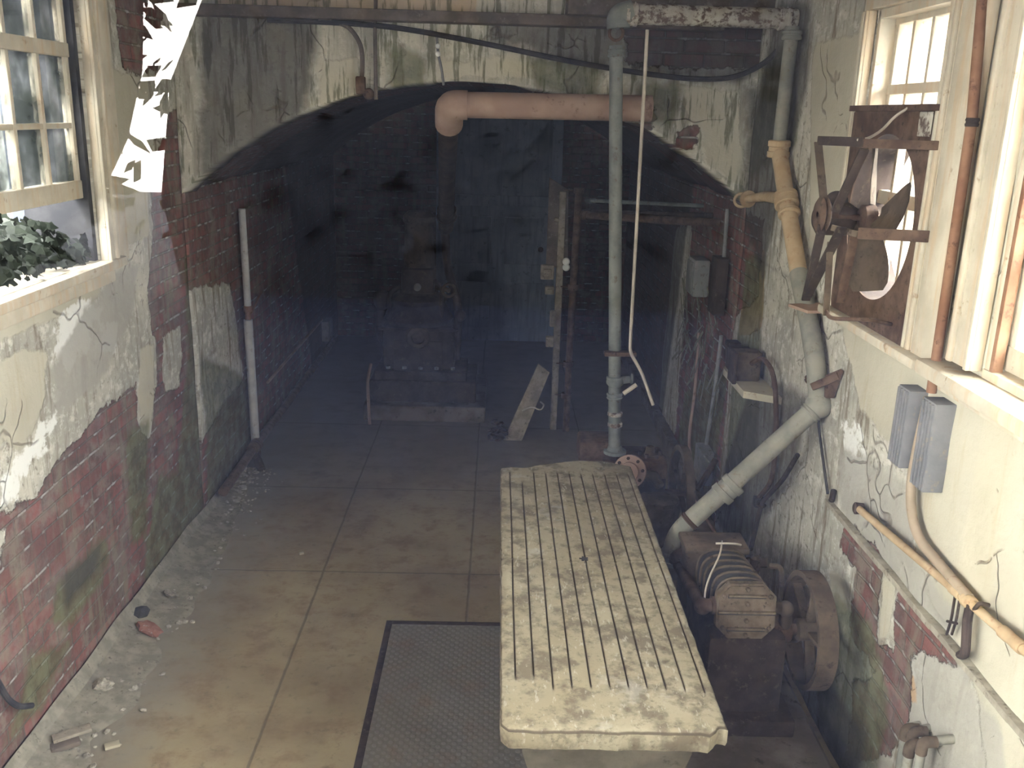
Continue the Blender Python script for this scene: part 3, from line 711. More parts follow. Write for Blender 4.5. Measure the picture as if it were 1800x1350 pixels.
for z, a, b, c, d in ((0, .19, .52, 2.38, 3.85), (.35, .16, .54, 2.28, 3.95), (.62, .12, .56, 2.21, 4.02), (.70, .10, .575, 2.19, 4.05), (TOP-TH+.001, .10, .575, 2.19, 4.05)):
    b2.append([m.bm.verts.new(p) for p in ((a, c, z), (b, c, z), (b, d, z), (a, d, z))])
for i in range(len(b2)-1):
    for k in range(4): m.bm.faces.new((b2[i][k], b2[i][(k+1)%4], b2[i+1][(k+1)%4], b2[i+1][k]))
m.bm.faces.new(b2[0][::-1]); m.bm.faces.new(b2[-1])
m.build('pedestal', PEDS, tb, smooth=0)

# tread plate let into the floor
def tread_mat():
    t = NT('chequered_steel_plate'); pos = t.n('ShaderNodeNewGeometry').outputs['Position']
    rot = t.n('ShaderNodeMapping', i_Vector=pos, i_Rotation=(0, 0, PI/4), i_Scale=(34, 34, 1)).outputs[0]
    ch = t.n('ShaderNodeTexChecker', i_Vector=rot, i_Scale=1.0).outputs[1]
    wv = t.n('ShaderNodeTexVoronoi', i_Vector=rot, i_Scale=1.0, i_Randomness=.0).outputs[0]
    nb = t.noise(pos, 4, 5); c = t.mix(t.step(nb, .3, .7), (.115,.105,.088), (.165,.15,.125))
    c = t.mix(t.math('MULTIPLY', t.step(wv, .25, .45), .5), (.20,.185,.16), c)
    c = t.mix(t.math('MULTIPLY', t.step(t.noise(pos, 9, 6), .5, .7), .5), c, (.20,.14,.10))
    h = t.math('ADD', t.math('SUBTRACT', 1.0, t.step(wv, .2, .45)), t.math('MULTIPLY', ch, .1))
    return t.out(c, .6, .1, h, .5, .003, .4)
MTR = tread_mat()
m = MB(); m.box((-.06, 3.05, .005), (.82, 1.9, .010), None, .002); fp = m.build('floor_plate', MTR, smooth=0); tag(fp, 'dark chequered steel cover plate on the floor left of the stone table', 'floor plate')
m = MB(); m.box((-.485, 3.05, .006), (.03, 1.96, .012), None, .002); m.box((-.06, 4.015, .006), (.86, .03, .012), None, .002); m.build('edge_frame', RUSTD, fp)

# ------------------------------------------------------------------ pipes
def pipe(name, label, cat, pts, r, mat, fr=.06, group=None, couplings=(), cmat=None, n=14, part='coupling'):
    """couplings: (segment index, position along it, half length, radius factor)"""
    m = MB(); m.tube(pts, r, n, fr); o = m.build(name, mat); tag(o, label, cat, group)
    for (i, t_, hl, k) in couplings:
        a, b = Vector(pts[i]), Vector(pts[i+1]); d = (b-a).normalized(); c = a.lerp(b, t_)
        m = MB(); m.lathe([(-hl, r*k*.9), (-hl+.004, r*k), (-hl*.35, r*k), (-hl*.3, r*k*.93), (hl*.3, r*k*.93), (hl*.35, r*k), (hl-.004, r*k), (hl, r*k*.9)], c, d, 20); m.build(part, cmat or mat, o)
    return o
# tall leaning riser beside the thin rod
a = P(1083, 80, Y=4.6); b = P(1080, 788, Y=4.6)
rs = pipe('riser_pipe', 'tall grey pipe rising from the rusty pump up to the overhead pipe', 'pipe', [a, b], .032, GREYD, 0,
     couplings=[(0, (y-80)/708, h_, k) for y, h_, k in ((92, .018, 1.25), (655, .02, 1.35), (685, .016, 1.3))])
for y, k, mt in ((727, 1.22, CREAMP), (746, 1.2, CREAMP)):
    c = P(1081, y, Y=4.6); m = MB(); m.lathe([(-.012, .032), (-.008, .032*k), (.008, .032*k), (.012, .032)], c, (0, 0, 1), 20); m.build('ring_joint', mt, rs, label='pale ring joint')
m = MB(); c = P(1081, 670, Y=4.6); m.sphere(c, .046, (1, 1, .8)); m.cyl(c, c+Vector((.075, 0, .012)), .02); m.ring(c+Vector((.085, 0, .015)), (1, 0, 0), .022, .006); m.build('valve', GREYD, rs)
m = MB(); c = P(1081, 790, Y=4.6); m.lathe([(0, .06), (.016, .06), (.018, .042), (.03, .04), (.045, .033)], c-Vector((0, 0, .02)), (0, 0, 1)); m.build('flange', GREYD, rs)
m = MB(); c1 = P(1062, 621, Y=4.57); c2 = P(1118, 622, Y=4.57); m.bar(c1, c2, .05, .022, bev=.004); m.build('clamp_bar', RUST, rs)
m = MB(); c = P(1083, 58, Y=4.6); m.ring(c+Vector((0, 0, .0)), (0, 1, 0), .032, .007); m.build('hanger_ring', RUST, rs, label='rusty hanger ring under the elbow')
m = MB(); p1 = P(1138, 52, Y=4.55); p2 = P(1107, 618, Y=4.55); m.tube([p1, p2, P(1128, 655, Y=4.5), P(1148, 712, Y=4.5)], .0085, 10, .03); rd = m.build('valve_rod', CORD)
tag(rd, 'thin pale rod running down beside the tall grey pipe and bending right', 'rod')
m = MB(); m.tube([P(1119, 676, Y=4.49), P(1096, 692, Y=4.49)], .011, 10); m.build('lever', CORD, rd)
# overhead pipe with elbow
pts = [P(1087, 48, Y=4.6), P(1088, 24, Y=4.6), P(1400, 34, Y=4.6)]
ov = pipe('overhead_pipe', 'peeling cream overhead pipe with dark elbow running to the right wall', 'pipe', pts, .046, CREAMP, .05, couplings=[(1, .07, .03, 1.18), (1, .93, .03, 1.15)])
m = MB(); m.tube([P(1087, 50, Y=4.6), P(1086, 28, Y=4.6), P(1112, 21, Y=4.6)], .054, 16, .06); m.build('elbow', GREYD, ov, label='dark grey elbow')
# soil pipe down the right wall, then forward and diagonally to the compressor
q = lambda x, y, X=1.31: P(x, y, X=X)
pA = [q(1393, 46), q(1369, 258)]
pB = [q(1369, 262), q(1384, 360), q(1404, 480)]
EL = P(1440, 712, Y=3.62); LE = P(1188, 938, Y=3.58)
pC = [q(1404, 480), q(1424, 575), q(1434, 640), EL, LE, LE+Vector((-.015, 0, -.13))]
sp_ = thing('waste_pipe', EL, 'jointed waste pipe, buff above, grey below, from right wall slanting to the compressor', 'pipe')
m = MB(); m.tube(pA, .031, 16); m.build('upper_pipe', GREYP, sp_)
m = MB(); m.tube(pB, .037, 16, .05); m.build('middle_pipe', BUFF, sp_, label='orange buff painted length')
m = MB(); m.tube(pC, .04, 18, .06); m.build('lower_pipe', GREYP, sp_)
def collar(c, d, r, hl, mat, parent, name='coupling'):
    m = MB(); m.lathe([(-hl, r*.92), (-hl+.005, r), (-hl*.3, r), (-hl*.25, r*.9), (hl*.25, r*.9), (hl*.3, r), (hl-.005, r), (hl, r*.92)], c, d, 20); return m.build(name, mat, parent)
collar(q(1392, 62), (0, 0, 1), .046, .02, GREYP, sp_); collar(q(1369, 262), pA[0]-pA[1], .052, .04, BUFF, sp_)
collar(q(1382, 352), pB[0]-pB[1], .055, .035, BUFF, sp_); collar(q(1387, 375), pB[1]-pB[2], .05, .012, BUFF, sp_)
collar(P(1434, 668, Y=3.68), (0, -.1, 1), .045, .012, RUST, sp_)
dd = (LE-EL).normalized(); collar(EL.lerp(LE, .06), dd, .047, .012, GREYP, sp_); collar(P(1279, 860, Y=3.6), dd, .053, .045, GREYP, sp_); collar(EL.lerp(LE, .9), dd, .046, .01, RUST, sp_)
collar(LE+Vector((-.012, 0, -.11)), (0, 0, 1), .05, .03, GREYP, sp_)
m = MB(); m.sphere(EL, .058, (1, 1, .95)); m.build('elbow', GREYP, sp_)
m = MB(); t0 = q(1380, 350); m.tube([t0, P(1345, 345, Y=4.75), P(1312, 350, Y=5.0)], [.03, .026, .02], 12); m.lathe([(0, .045), (.014, .045)], P(1316, 350, Y=4.98), (-.2, 1, 0)); m.ring(P(1303, 352, Y=5.05), (.2, 1, 0), .035, .008); m.build('branch', BUFF, sp_, label='buff side branch with a wheel valve')
# bracket to wall
m = MB(); c = P(1440, 690, X=1.33); m.bar(P(1428, 680, X=1.29), P(1475, 660, X=1.36), .02, .03, bev=.003); m.prism([P(1452, 664, X=1.34), P(1483, 652, X=1.36), P(1466, 700, X=1.36), P(1452, 700, X=1.34)], (0, .03, 0)); m.build('wall_bracket', RUST, sp_, label='rusty bracket holding the pipe to the wall')
# large lagged pipe in the mouth of the vault
m = MB(); yb = 5.08
pts = [P(1128, 190, Y=yb), P(800, 184, Y=yb), P(784, 215, Y=yb+.05), P(778, 425, Y=7.0)]
tr_ = [P(1130, 190, Y=yb), P(795, 184, Y=yb), P(795, 184, Y=yb)+Vector((-.05, .12, -.2))]
bp = pipe('lagged_pipe', 'thick pinkish brown lagged pipe crossing the top of the arched opening', 'pipe', [P(1145, 191, Y=yb), P(797, 184, Y=yb)], .068, PINKP, 0)
m = MB(); e0 = P(822, 185, Y=yb); e1 = P(790, 184, Y=yb); m.tube([e0, e1, e1+Vector((-.01, .16, -.10))], [.075]*99 if False else .076, 18, .06); m.build('elbow', PINKP, bp)
e2 = P(784, 400, Y=6.9)
m = MB(); m.tube([e1+Vector((-.01, .12, -.08)), P(786, 300, Y=6.2), e2], .056, 16, .2); m.build('down_pipe', RUSTD, bp, label='dark rusty length dropping towards the far engine')
collar(P(785, 370, Y=6.72), (0, .6, -1), .07, .02, RUSTD, bp); collar(P(785, 382, Y=6.78), (0, .6, -1), .075, .014, RUSTD, bp)

# ------------------------------------------------------------------ fan and its bracket
FX, FY, FZ, FR = 1.335, 3.27, 2.085, .285
fan = thing('extractor_fan', (1.2, FY, 1.68), 'rusty belt driven extractor fan mounted in the right window', 'fan')
m = MB(); y0, y1, z0, z1 = 2.935, 3.625, 1.68, 2.455; NN = 64; inn = []; outr = []
cpt = [Vector((FX, FY, FZ))]
for k in range(NN):
    a = 2*PI*k/NN; ca, sa = math.cos(a), math.sin(a); inn.append((FY+FR*ca, FZ+FR*sa))
    tx = ((y1-FY)/ca if ca > 0 else (y0-FY)/ca) if abs(ca) > 1e-6 else 9; tz = ((z1-FZ)/sa if sa > 0 else (z0-FZ)/sa) if abs(sa) > 1e-6 else 9
    t_ = min(tx, tz); outr.append((FY+t_*ca, FZ+t_*sa))
A = [[m.bm.verts.new((X, *p)) for p in pp] for X, pp in ((FX-.004, inn), (FX-.004, outr), (FX+.004, outr), (FX+.004, inn))]
for r_ in range(4):
    for k in range(NN): m.bm.faces.new((A[r_][k], A[r_][(k+1)%NN], A[(r_+1)%4][(k+1)%NN], A[(r_+1)%4][k]))
m.box((FX-.012, FY, z1), (.03, y1-y0, .02)); m.build('mounting_plate', RUST, fan, smooth=30)
m = MB(); m.lathe([(0, FR), (.16, FR), (.16, FR+.004), (0, FR+.004), (0, FR)], (FX, FY, FZ), (1, 0, 0), 64, cap=False)
ring_o = m.build('shroud', RUSTD, fan)
for k in range(4):
    a = k*PI/2-.22; m = MB(); N1 = 8; rows = []
    for i in range(N1+1):
        r_ = .045+(.255-.045)*i/N1; wd = .035+.06*math.sin(min(1, i/N1*1.1)*PI*.55); tw = -.55+.25*i/N1
        row = []
        for s_ in (-1, -.33, .33, 1):
            t_ = s_*wd*(1 if i < N1 else .82); ax = t_*math.sin(tw)+.012*(1-s_*s_); tg = t_*math.cos(tw)
            row.append(Vector((FX-.03+ax, FY+r_*math.cos(a)-tg*math.sin(a), FZ+r_*math.sin(a)+tg*math.cos(a))))
        rows.append(row)
    for off in (0, .003):
        vv = [[m.bm.verts.new(p+Vector((off, 0, 0))) for p in row] for row in rows]
        for i in range(N1):
            for j in range(3): m.bm.faces.new((vv[i][j], vv[i+1][j], vv[i+1][j+1], vv[i][j+1]))
    m.build('blade', DUSTY, fan)
m = MB(); m.lathe([(0, .03), (.01, .045), (.05, .045), (.06, .03)], (FX-.07, FY, FZ), (1, 0, 0)); m.cyl((1.12, FY, FZ), (FX-.05, FY, FZ), .011); m.build('hub', RUST, fan)
m = MB(); MZ = FZ-.01; m.lathe([(0, .035), (.015, .058), (.05, .06), (.11, .06), (.13, .05), (.145, .025)], (1.125, FY+.05, MZ), (1, 0, 0)); m.sphere((1.2, FY+.06, MZ+.06), .036, (1.1, 1, 1)); m.build('motor', RUSTD, fan)
m = MB(); PC = P(1437, 377, X=1.09); m.lathe([(0, .05), (.008, .062), (.016, .05), (.024, .062), (.032, .05)], PC, (1, 0, 0)); m.cyl(PC, PC+Vector((.07, 0, 0)), .012); m.build('pulley', RUST, fan)
q1 = lambda x, y, X=1.10: P(x, y, X=X)
bars = [('frame_bar', [q1(1438, 247), q1(1518, 250, 1.16)], .03, .008, RUSTD), ('frame_bar', [q1(1518, 252, 1.16), P(1650, 256, X=1.335)], .028, .008, RUST),
        ('frame_bar', [q1(1520, 262, 1.16), q1(1468, 372, 1.12)], .03, .012, RUSTD), ('frame_bar', [q1(1438, 250), q1(1449, 362)], .028, .006, DUSTY),
        ('frame_bar', [q1(1446, 395), q1(1416, 528)], .03, .01, RUSTD), ('frame_bar', [q1(1480, 400), q1(1418, 522)], .034, .008, RUSTD),
        ('frame_bar', [q1(1462, 400), q1(1508, 412, 1.15)], .02, .008, DUSTY), ('frame_bar', [q1(1508, 410, 1.15), P(1634, 416, X=1.335)], .036, .008, RUST),
        ('frame_bar', [q1(1502, 412, 1.16), q1(1476, 532, 1.16)], .03, .012, RUST), ('frame_bar', [q1(1460, 425), q1(1452, 555)], .022, .006, DUSTY)]
for nm, (a, b), wd, th, mt in bars:
    m = MB(); m.bar(a, b, wd, th, up=(0, 1, 0), bev=.002); m.build(nm, mt, fan)
m = MB(); m.tube([q1(1452, 545), q1(1458, 560), q1(1530, 562, 1.2), P(1566, 570, X=1.3)], .007, 8, .03); m.build('stay_rod', RUST, fan)
m = MB(); m.prism([P(1386, 534, Z=1.67), P(1420, 546, Z=1.67), P(1512, 546, Z=1.67), P(1490, 530, Z=1.67)], (0, 0, -.012)); m.build('tray', PINKP, fan)
m = MB(); m.tube([P(1596, 190, X=1.31), P(1572, 205, X=1.30), P(1552, 228, X=1.26), P(1528, 243, X=1.2), P(1508, 246, X=1.15)], .0045, 8, .05); m.build('cord', CORD, fan)
m = MB(); m.box((FX-.012, 2.985, 2.405), (.006, .09, .075), None, .003); m.build('patch', CREAMP, fan, label='pale patch at the plate corner')

# ------------------------------------------------------------------ right wall electrics
cd = thing('conduit', P(1635, 690, X=1.35), 'rust red vertical conduit between the two right windows down to the grey boxes', 'conduit')
m = MB(); m.tube([(1.325, 2.79, 3.04), P(1708, 215, X=1.325), P(1637, 690, X=1.325)], .015, 12); m.build('pipe', REDC, cd)
collar(P(1709, 215, X=1.325), (0, 0, 1), .019, .012, RUSTD, cd)
for (x0, y0, x1, y1), lab in (((1604, 682, 1582, 815), 'left ribbed grey metal box beside the curved conduit under the window'), ((1650, 705, 1622, 856), 'right ribbed grey metal box beside the curved conduit under the window')):
    t0 = P(x0, y0, X=1.33); b0 = P(x1, y1, X=1.33); yc = (t0.y+b0.y)/2; hz = t0.z-b0.z; bx = thing('junction_box', (1.34, yc, b0.z), lab, 'electrical box', 'grey boxes on the right wall')
    m = MB(); m.box((1.338, yc, (t0.z+b0.z)/2), (.064, .085, hz), None, .004); m.build('body', GREYBOX, bx)
    m = MB()
    for k in range(4): m.box((1.303, yc-.03+.02*k, (t0.z+b0.z)/2), (.008, .009, hz-.01), None, .002)
    m.build('cover', GREYBOX, bx)
lc = pipe('conduit', 'curved brown conduit dropping from the grey boxes to the slanting wall pipe', 'conduit', [P(1632, 700, X=1.335), P(1603, 830, X=1.335), P(1600, 890, X=1.335), P(1612, 945, X=1.335), P(1650, 990, X=1.335), P(1704, 1052, X=1.332)], .0155, mottled('brown_conduit', (.30,.24,.17), (.38,.30,.22), (.22,.13,.08), 9), .12)
wp = pipe('wall_pipe', 'long rusty horizontal pipe on the right wall with capped far end', 'pipe', [P(1508, 893, X=1.33), P(1700, 1055, X=1.33), P(1900, 1230, X=1.33)], .013, BUFF, .05, couplings=[(0, .93, .03, 1.3), (1, .02, .02, 1.6), (1, .45, .05, 1.35)], cmat=BUFF)
m = MB(); c = P(1508, 894, X=1.33); m.lathe([(0, .02), (.03, .022), (.035, .015)], c+Vector((.02, 0, 0)), (-1, .1, 0)); m.build('cap', RUSTD, wp)
m = MB(); m.tube([P(1706, 1062, X=1.325), P(1700, 1090, X=1.325), P(1697, 1150, X=1.325), P(1688, 1152, X=1.36)], .013, 10, .03); m.build('branch', RUSTD, wp, label='short dark rusty branch hanging down')
m = MB()
for dx in (0, 9): m.tube([P(1680+dx, 1040, X=1.33), P(1672+dx, 1090, X=1.33), P(1664+dx, 1115, X=1.345)], .004, 8, .02)
m.tube([P(1665, 1092, X=1.33), P(1682, 1096, X=1.33)], .004, 8); m.tube([P(1712, 1072, X=1.325), P(1722, 1060, X=1.3), P(1738, 1064, X=1.33)], .006, 8, .02); m.build('wire_clip', RUSTD, wp)
tag(rough_bar([P(1466, 862, X=1.36), P(1462, 880, X=1.34)], .012, .004).build('wall_stub', RUSTD), 'small rusty stub at the far end of the ledge', 'pipe')
# shelf with switch gear
sh = thing('wall_shelf', P(1330, 665, X=1.3), 'small pale stone shelf on the right wall near the arch', 'shelf')
z_ = 1.14; ya_, yb_ = 4.18, 5.0
m = MB(); m.prism([(XR, yb_+.1, z_), (XR-.05, yb_, z_), (XR-.16, 4.72, z_), (XR-.16, 4.3, z_), (XR, 4.2, z_)], (0, 0, -.035)); m.build('board', STONE, sh, smooth=0)
sg = thing('switch_gear', (1.27, 4.6, z_), 'rusted box shaped motor switch sitting on the small wall shelf', 'switch')
m = MB(); m.box((1.27, 4.52, z_+.075), (.13, .10, .15), None, .01); m.build('body', DUSTY, sg)
m = MB(); m.box((1.28, 4.66, z_+.06), (.12, .16, .12), None, .012); m.box((1.2, 4.5, z_+.07), (.02, .11, .16), None, .004); m.build('cover', RUSTD, sg)
m = MB(); m.tube([(1.28, 4.45, z_+.10), (1.29, 4.32, z_+.17), (1.32, 4.2, z_+.12), (1.34, 4.15, z_-.1), (1.345, 4.12, .75), P(1330, 880, X=1.34)], .012, 10, .1); m.build('lead', RUST, sg, label='brown flexible lead')
m = MB(); m.lathe([(0, .035), (.07, .04), (.09, .03)], (1.285, 4.86, z_), (0, 0, 1)); m.box((1.285, 4.86, z_+.1), (.07, .09, .03), None, .008); tag(m.build('insulator', RUSTD), 'dark round fitting behind the switch on the wall shelf', 'fitting')
hk = pipe('wall_conduit', 'thin dark conduit dropping from the slanting pipe to the compressor', 'conduit', [P(1402, 800, X=1.33), P(1375, 845, X=1.33), P(1338, 885, X=1.32), P(1328, 930, X=1.3), P(1320, 965, X=1.24)], .011, RUSTD, .06)
m = MB(); m.box(P(1334, 882, X=1.34), (.05, .05, .05), None, .006); m.build('clamp', CABLE, hk)
m = MB(); m.ring(P(1338, 888, X=1.32), (0, 0, 1), .02, .005); m.build('clamp_ring', RUSTD, hk)
m = MB(); m.tube([P(1425, 560, X=1.35), P(1440, 760, X=1.35), P(1455, 868, X=1.35)], .006, 8, .1); tag(m.build('pipe_shadow_strip', CABLE), 'thin dark strip imitating the shadow of the waste pipe on the right wall', 'wire')  # dark strip laid where the waste pipe casts its shadow

# ------------------------------------------------------------------ air compressor by the table
cp = thing('air_compressor', (1.0, 3.25, .2), 'dusty iron air compressor with finned barrel beside the stone table', 'compressor')
AX, AZ = .935, .685
m = MB(); o8 = []
for k in range(8):
    pass
hw, hh, ch = .108, .103, .045
oct_ = [(-hw+ch, -hh), (hw-ch, -hh), (hw, -hh+ch), (hw, hh-ch), (hw-ch, hh), (-hw+ch, hh), (-hw, hh-ch), (-hw, -hh+ch)]
tilt = Matrix.Rotation(-.16, 3, 'X')
def hp(x, z, y=0): return Vector((AX, 3.0, AZ))+tilt @ Vector((x, y, z))
m.prism([hp(x, z) for x, z in oct_], tilt @ Vector((0, .035, 0)))
m.prism([hp(x*.93, z*.93, -.006) for x, z in oct_], tilt @ Vector((0, .01, 0)))
for z, w2_ in ((.062, .07), (0, .105), (-.062, .07)): m.box(hp(0, z, -.012), (w2_*2, .016, .008), tilt, .002)
hd = m.build('cylinder_head', mottled('oily_dusty_iron', (.105,.078,.053), (.165,.127,.09), (.045,.032,.023), 16), cp)
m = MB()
for z, w2_ in ((.062, .07), (0, .105), (-.062, .07)): m.box(hp(0, z-.008, -.0062), (w2_*2, .003, .007), tilt, 0)  # dark strips stand in for the shadow under each rib
m.build('rib_shade_line', CABLE, hd)
for x, z in ((-.085, .06), (.085, .06), (-.085, -.06), (.085, -.06), (0, .086), (0, -.086), (0, .032), (0, -.032)):
    m = MB(); m.lathe([(0, .009), (.009, .009), (.012, .006)], hp(x, z, -.006), tilt @ Vector((0, -1, 0)), 6); m.build('bolt', DUSTY, hd)
m = MB(); m.cyl((AX, 3.03, AZ), (AX-.02, 3.40, AZ-.02), .062)
def squircle(k, s_, y):
    out = []
    for i in range(33):
        a = 2*PI*i/32; ca, sa = math.cos(a), math.sin(a); e = (abs(ca)**3+abs(sa)**3)**(-1/3); out.append(Vector((AX+s_*ca*e-.003*k, y, AZ-.003*k+s_*sa*e)))
    return out
for k in range(6): m.prism(squircle(k, .094, 3.07+k*.052)[:-1], (0, .005, 0))  # disc faces made black: shade between the fins put into the colour
m.build('barrel', CABLE, cp)
for k in range(6):
    m = MB(); m.tube(squircle(k, .097, 3.0725+k*.052), .0052, 8, 0, cap=False); m.build('cooling_fin', DUSTY, cp)
m = MB(); m.box((AX-.03, 3.46, .60), (.23, .16, .27), None, .02); m.box((AX-.03, 3.43, .748), (.26, .16, .028), None, .008); m.build('crankcase_cover', DUSTY, cp)
m = MB(); m.box((AX+.02, 3.3, .40), (.30, .62, .36), None, .03); m.box((AX+.02, 3.3, .235), (.38, .74, .07), None, .01); m.build('crankcase', RUSTD, cp)
WX, WY, WZ, WR = 1.215, 3.11, .55, .222
fw = MB(); fw.lathe([(-.035, WR-.022), (-.035, WR), (.035, WR), (.035, WR-.022), (-.035, WR-.022)], (WX, WY, WZ), (1, 0, 0), 64, cap=False); wh = fw.build('flywheel', DUSTY, cp)
for k in range(5):
    a = k*2*PI/5+.5; m = MB(); ca, sa = math.cos(a), math.sin(a)
    m.bar((WX, WY+.03*ca, WZ+.03*sa), (WX, WY+(WR-.018)*ca, WZ+(WR-.018)*sa), .018, .036, up=(1, 0, 0), bev=.004); m.build('spoke', DUSTY, wh)
m = MB(); m.lathe([(-.05, .03), (-.045, .042), (.03, .042), (.035, .03)], (WX, WY, WZ), (1, 0, 0)); m.build('hub', DUSTY, wh)
m = MB(); m.cyl((1.06, WY, WZ), (WX, WY, WZ), .022); m.lathe([(0, .06), (.04, .06), (.07, .045)], (1.07, WY, WZ), (1, 0, 0)); m.build('shaft', RUST, cp)
m = MB(); m.cyl((AX+.10, 3.06, AZ-.01), (1.09, 3.06, AZ-.02), .022); m.sphere((1.10, 3.06, AZ-.02), .03); m.tube([(1.10, 3.06, AZ-.02), (1.115, 3.08, AZ-.1), (1.07, 3.1, AZ-.16)], .024, 12, .04); m.build('outlet_elbow', DUSTY, cp)
m = MB(); m.tube([(.79, 3.52, .60), (.785, 3.05, .675), (.785, 3.04, .685), (AX-.10, 3.04, .685)], .024, 14, .03); m.tube([(.775, 3.56, .6), (.775, 3.50, .655), (.84, 3.47, .70)], .024, 12, .03)
m.lathe([(-.02, .033), (.02, .033)], (.835, 3.04, .685), (1, 0, 0)); m.sphere((.787, 3.05, .675), .032); m.build('intake_pipe', RUST, cp)
m = MB(); m.tube([(AX-.02, 3.34, AZ+.115), (AX-.06, 3.2, AZ+.125), (AX-.13, 3.1, AZ+.06), (AX-.14, 3.06, AZ-.02)], .0035, 8, .1); m.tube([(AX-.05, 3.32, AZ+.115), (AX+.02, 3.30, AZ+.125), (AX+.05, 3.32, AZ+.11)], .0045, 8, .03); m.build('wire', CORD, cp)
m = MB(); m.lathe([(0, .02), (.05, .022), (.06, .012)], (1.07, 3.38, .66), (0, 0, 1)); m.cyl((1.04, 3.4, .68), (1.12, 3.4, .68), .02); m.tube([(1.12, 3.35, .69), (1.16, 3.33, .70), (1.165, 3.32, .62)], .011, 10, .03); m.build('oil_valve', DUSTY, cp)
m = MB(); m.box((.96, 3.25, .1), (.56, 1.3, .2), None, .015)
tag(m.build('machine_plinth', CONCD, smooth=0), 'low dark oily concrete plinth under the air compressor', 'plinth')

# ------------------------------------------------------------------ pump at the foot of the riser
pu = thing('steam_pump', (.8, 4.68, 0), 'rusty pump with round flange and drum behind the stone table', 'pump')
m = MB(); m.box((.56, 4.72, .68), (.2, .2, .13), None, .02); m.box((.72, 4.72, .60), (.42, .26, .10), None, .015); m.build('valve_chest', RUST, pu)
m = MB(); m.box((.75, 4.72, .3), (.36, .24, .56), None, .02); m.build('frame', RUSTD, pu)
m = MB(); c = P(1108, 828, Y=4.5); d_ = Vector((-.35, -1, .25)); m.lathe([(0, .085), (.012, .088), (.02, .085), (.022, .05), (.045, .048)], c, d_); fl = m.build('flange_disc', PINKP, pu, label='orange rusty round flange')
for k in range(8):
    z = d_.normalized(); x = Vector((0, 0, 1)).cross(z).normalized(); y = z.cross(x); a = k*PI/4+.2
    m = MB(); m.lathe([(0, .009), (.01, .009)], c+z*.02+(x*math.cos(a)+y*math.sin(a))*.069, z, 6); m.build('bolt', RUSTD, fl)
m = MB(); m.lathe([(0, .07), (.02, .085), (.05, .085), (.06, .05)], P(1142, 818, Y=4.7), (0, 0, 1)); m.lathe([(0, .03), (.05, .02)], P(1142, 800, Y=4.7), (0, 0, 1)); m.build('valve_cap', DUSTY, pu)
for k in range(6):
    a = k*PI/3; c = P(1142, 812, Y=4.7); m = MB(); m.lathe([(0, .011), (.03, .011), (.032, .007)], c+Vector((.055*math.cos(a), .055*math.sin(a), .03)), (0, 0, 1), 6); m.build('nut', RUSTD, pu)
m = MB(); m.tube([P(1128, 835, Y=4.6), P(1150, 838, Y=4.55), P(1160, 855, Y=4.5)], [.035, .032, .025], 12); m.build('elbow', DUSTY, pu)
m = MB(); dc = P(1155, 925, Y=4.55); m.lathe([(0, .085), (.21, .092), (.215, .105), (.235, .105), (.245, .09), (.25, .04)], (dc.x, 4.55, .23), (0, 0, 1), 36); m.cyl((dc.x, 4.55, 0), (dc.x, 4.55, .24), .05); m.build('drum', DUSTY, pu)
m = MB(); m.lathe([(-.022, .24), (-.022, .27), (.022, .27), (.022, .24), (-.022, .24)], (1.04, 4.72, .42), (1, 0, 0), 56, cap=False); wh2 = m.build('flywheel', DUSTY, pu)
for k in range(4):
    a = k*PI/2+.4; m = MB(); m.bar((1.04, 4.72, .42), (1.04, 4.72+.25*math.cos(a), .42+.25*math.sin(a)), .014, .028, up=(1, 0, 0), bev=.003); m.build('spoke', DUSTY, wh2)
m = MB(); m.cyl((.9, 4.72, .42), (1.08, 4.72, .42), .025); m.build('shaft', RUST, pu)
m = MB(); m.bar((.80, 4.72, .05), (.80, 4.72, .05+.001), .6, .5) if False else m.box((.82, 4.72, .04), (.62, .42, .08), None, .01); m.build('base', CONCD, pu)
# thin pipes behind the pump on the tunnel wall
pipe('wall_conduit', 'wavy pale conduit on the right tunnel wall, left of the two', 'conduit', [P(1229, 585, X=1.34), P(1222, 690, X=1.34), P(1210, 770, X=1.33), P(1218, 850, X=1.30)], .011, PINKP, .15)
pipe('wall_conduit', 'straight pale conduit on the right tunnel wall, right of the two', 'conduit', [P(1268, 590, X=1.34), P(1256, 690, X=1.34), P(1240, 790, X=1.34)], .012, BOXIN, .15)
pipe('lever_bar', 'rusty slanted lever arm leaning between wall and pump', 'lever', [P(1258, 808, Y=5.0), P(1226, 862, Y=4.9)], .018, RUST, 0)
pipe('drain_rod', 'thin rod lying from the rusty pump towards the compressor', 'rod', [P(1212, 865, Y=4.9), P(1265, 950, Y=4.2)], .007, PINKP, 0)
# switch panels on the tunnel wall
eb = thing('fuse_box', (1.33, 5.95, 1.32), 'pale grey fuse box with glass front on the right tunnel wall', 'electrical box')
m = MB(); m.box((1.31, 5.98, 1.42), (.1, .22, .24), None, .012); m.build('body', BOXIN, eb)
m = MB(); m.box((1.255, 5.98, 1.42), (.01, .18, .2), None, .004); m.build('door', BOXIN, eb)
m = MB(); m.box((1.325, 5.48, 1.45), (.07, .16, .34), None, .006); eb2 = m.build('electrical_cabinet', RUSTD); tag(eb2, 'brown metal switch panel at the edge of the arch', 'electrical box')
pipe('conduit', 'short grey conduit rising above the brown switch panel', 'conduit', [(1.345, 5.48, 1.62), (1.345, 5.5, 1.9)], .012, BOXIN, 0)
m = MB(); m.box((1.32, 5.42, .33), (.08, .2, .22), None, .01); m.bar((1.3, 5.2, .42), (1.3, 5.5, .42), .012, .012); tag(m.build('junction_box', BOXIN), 'grey dusty junction box low on the right tunnel wall', 'electrical box')
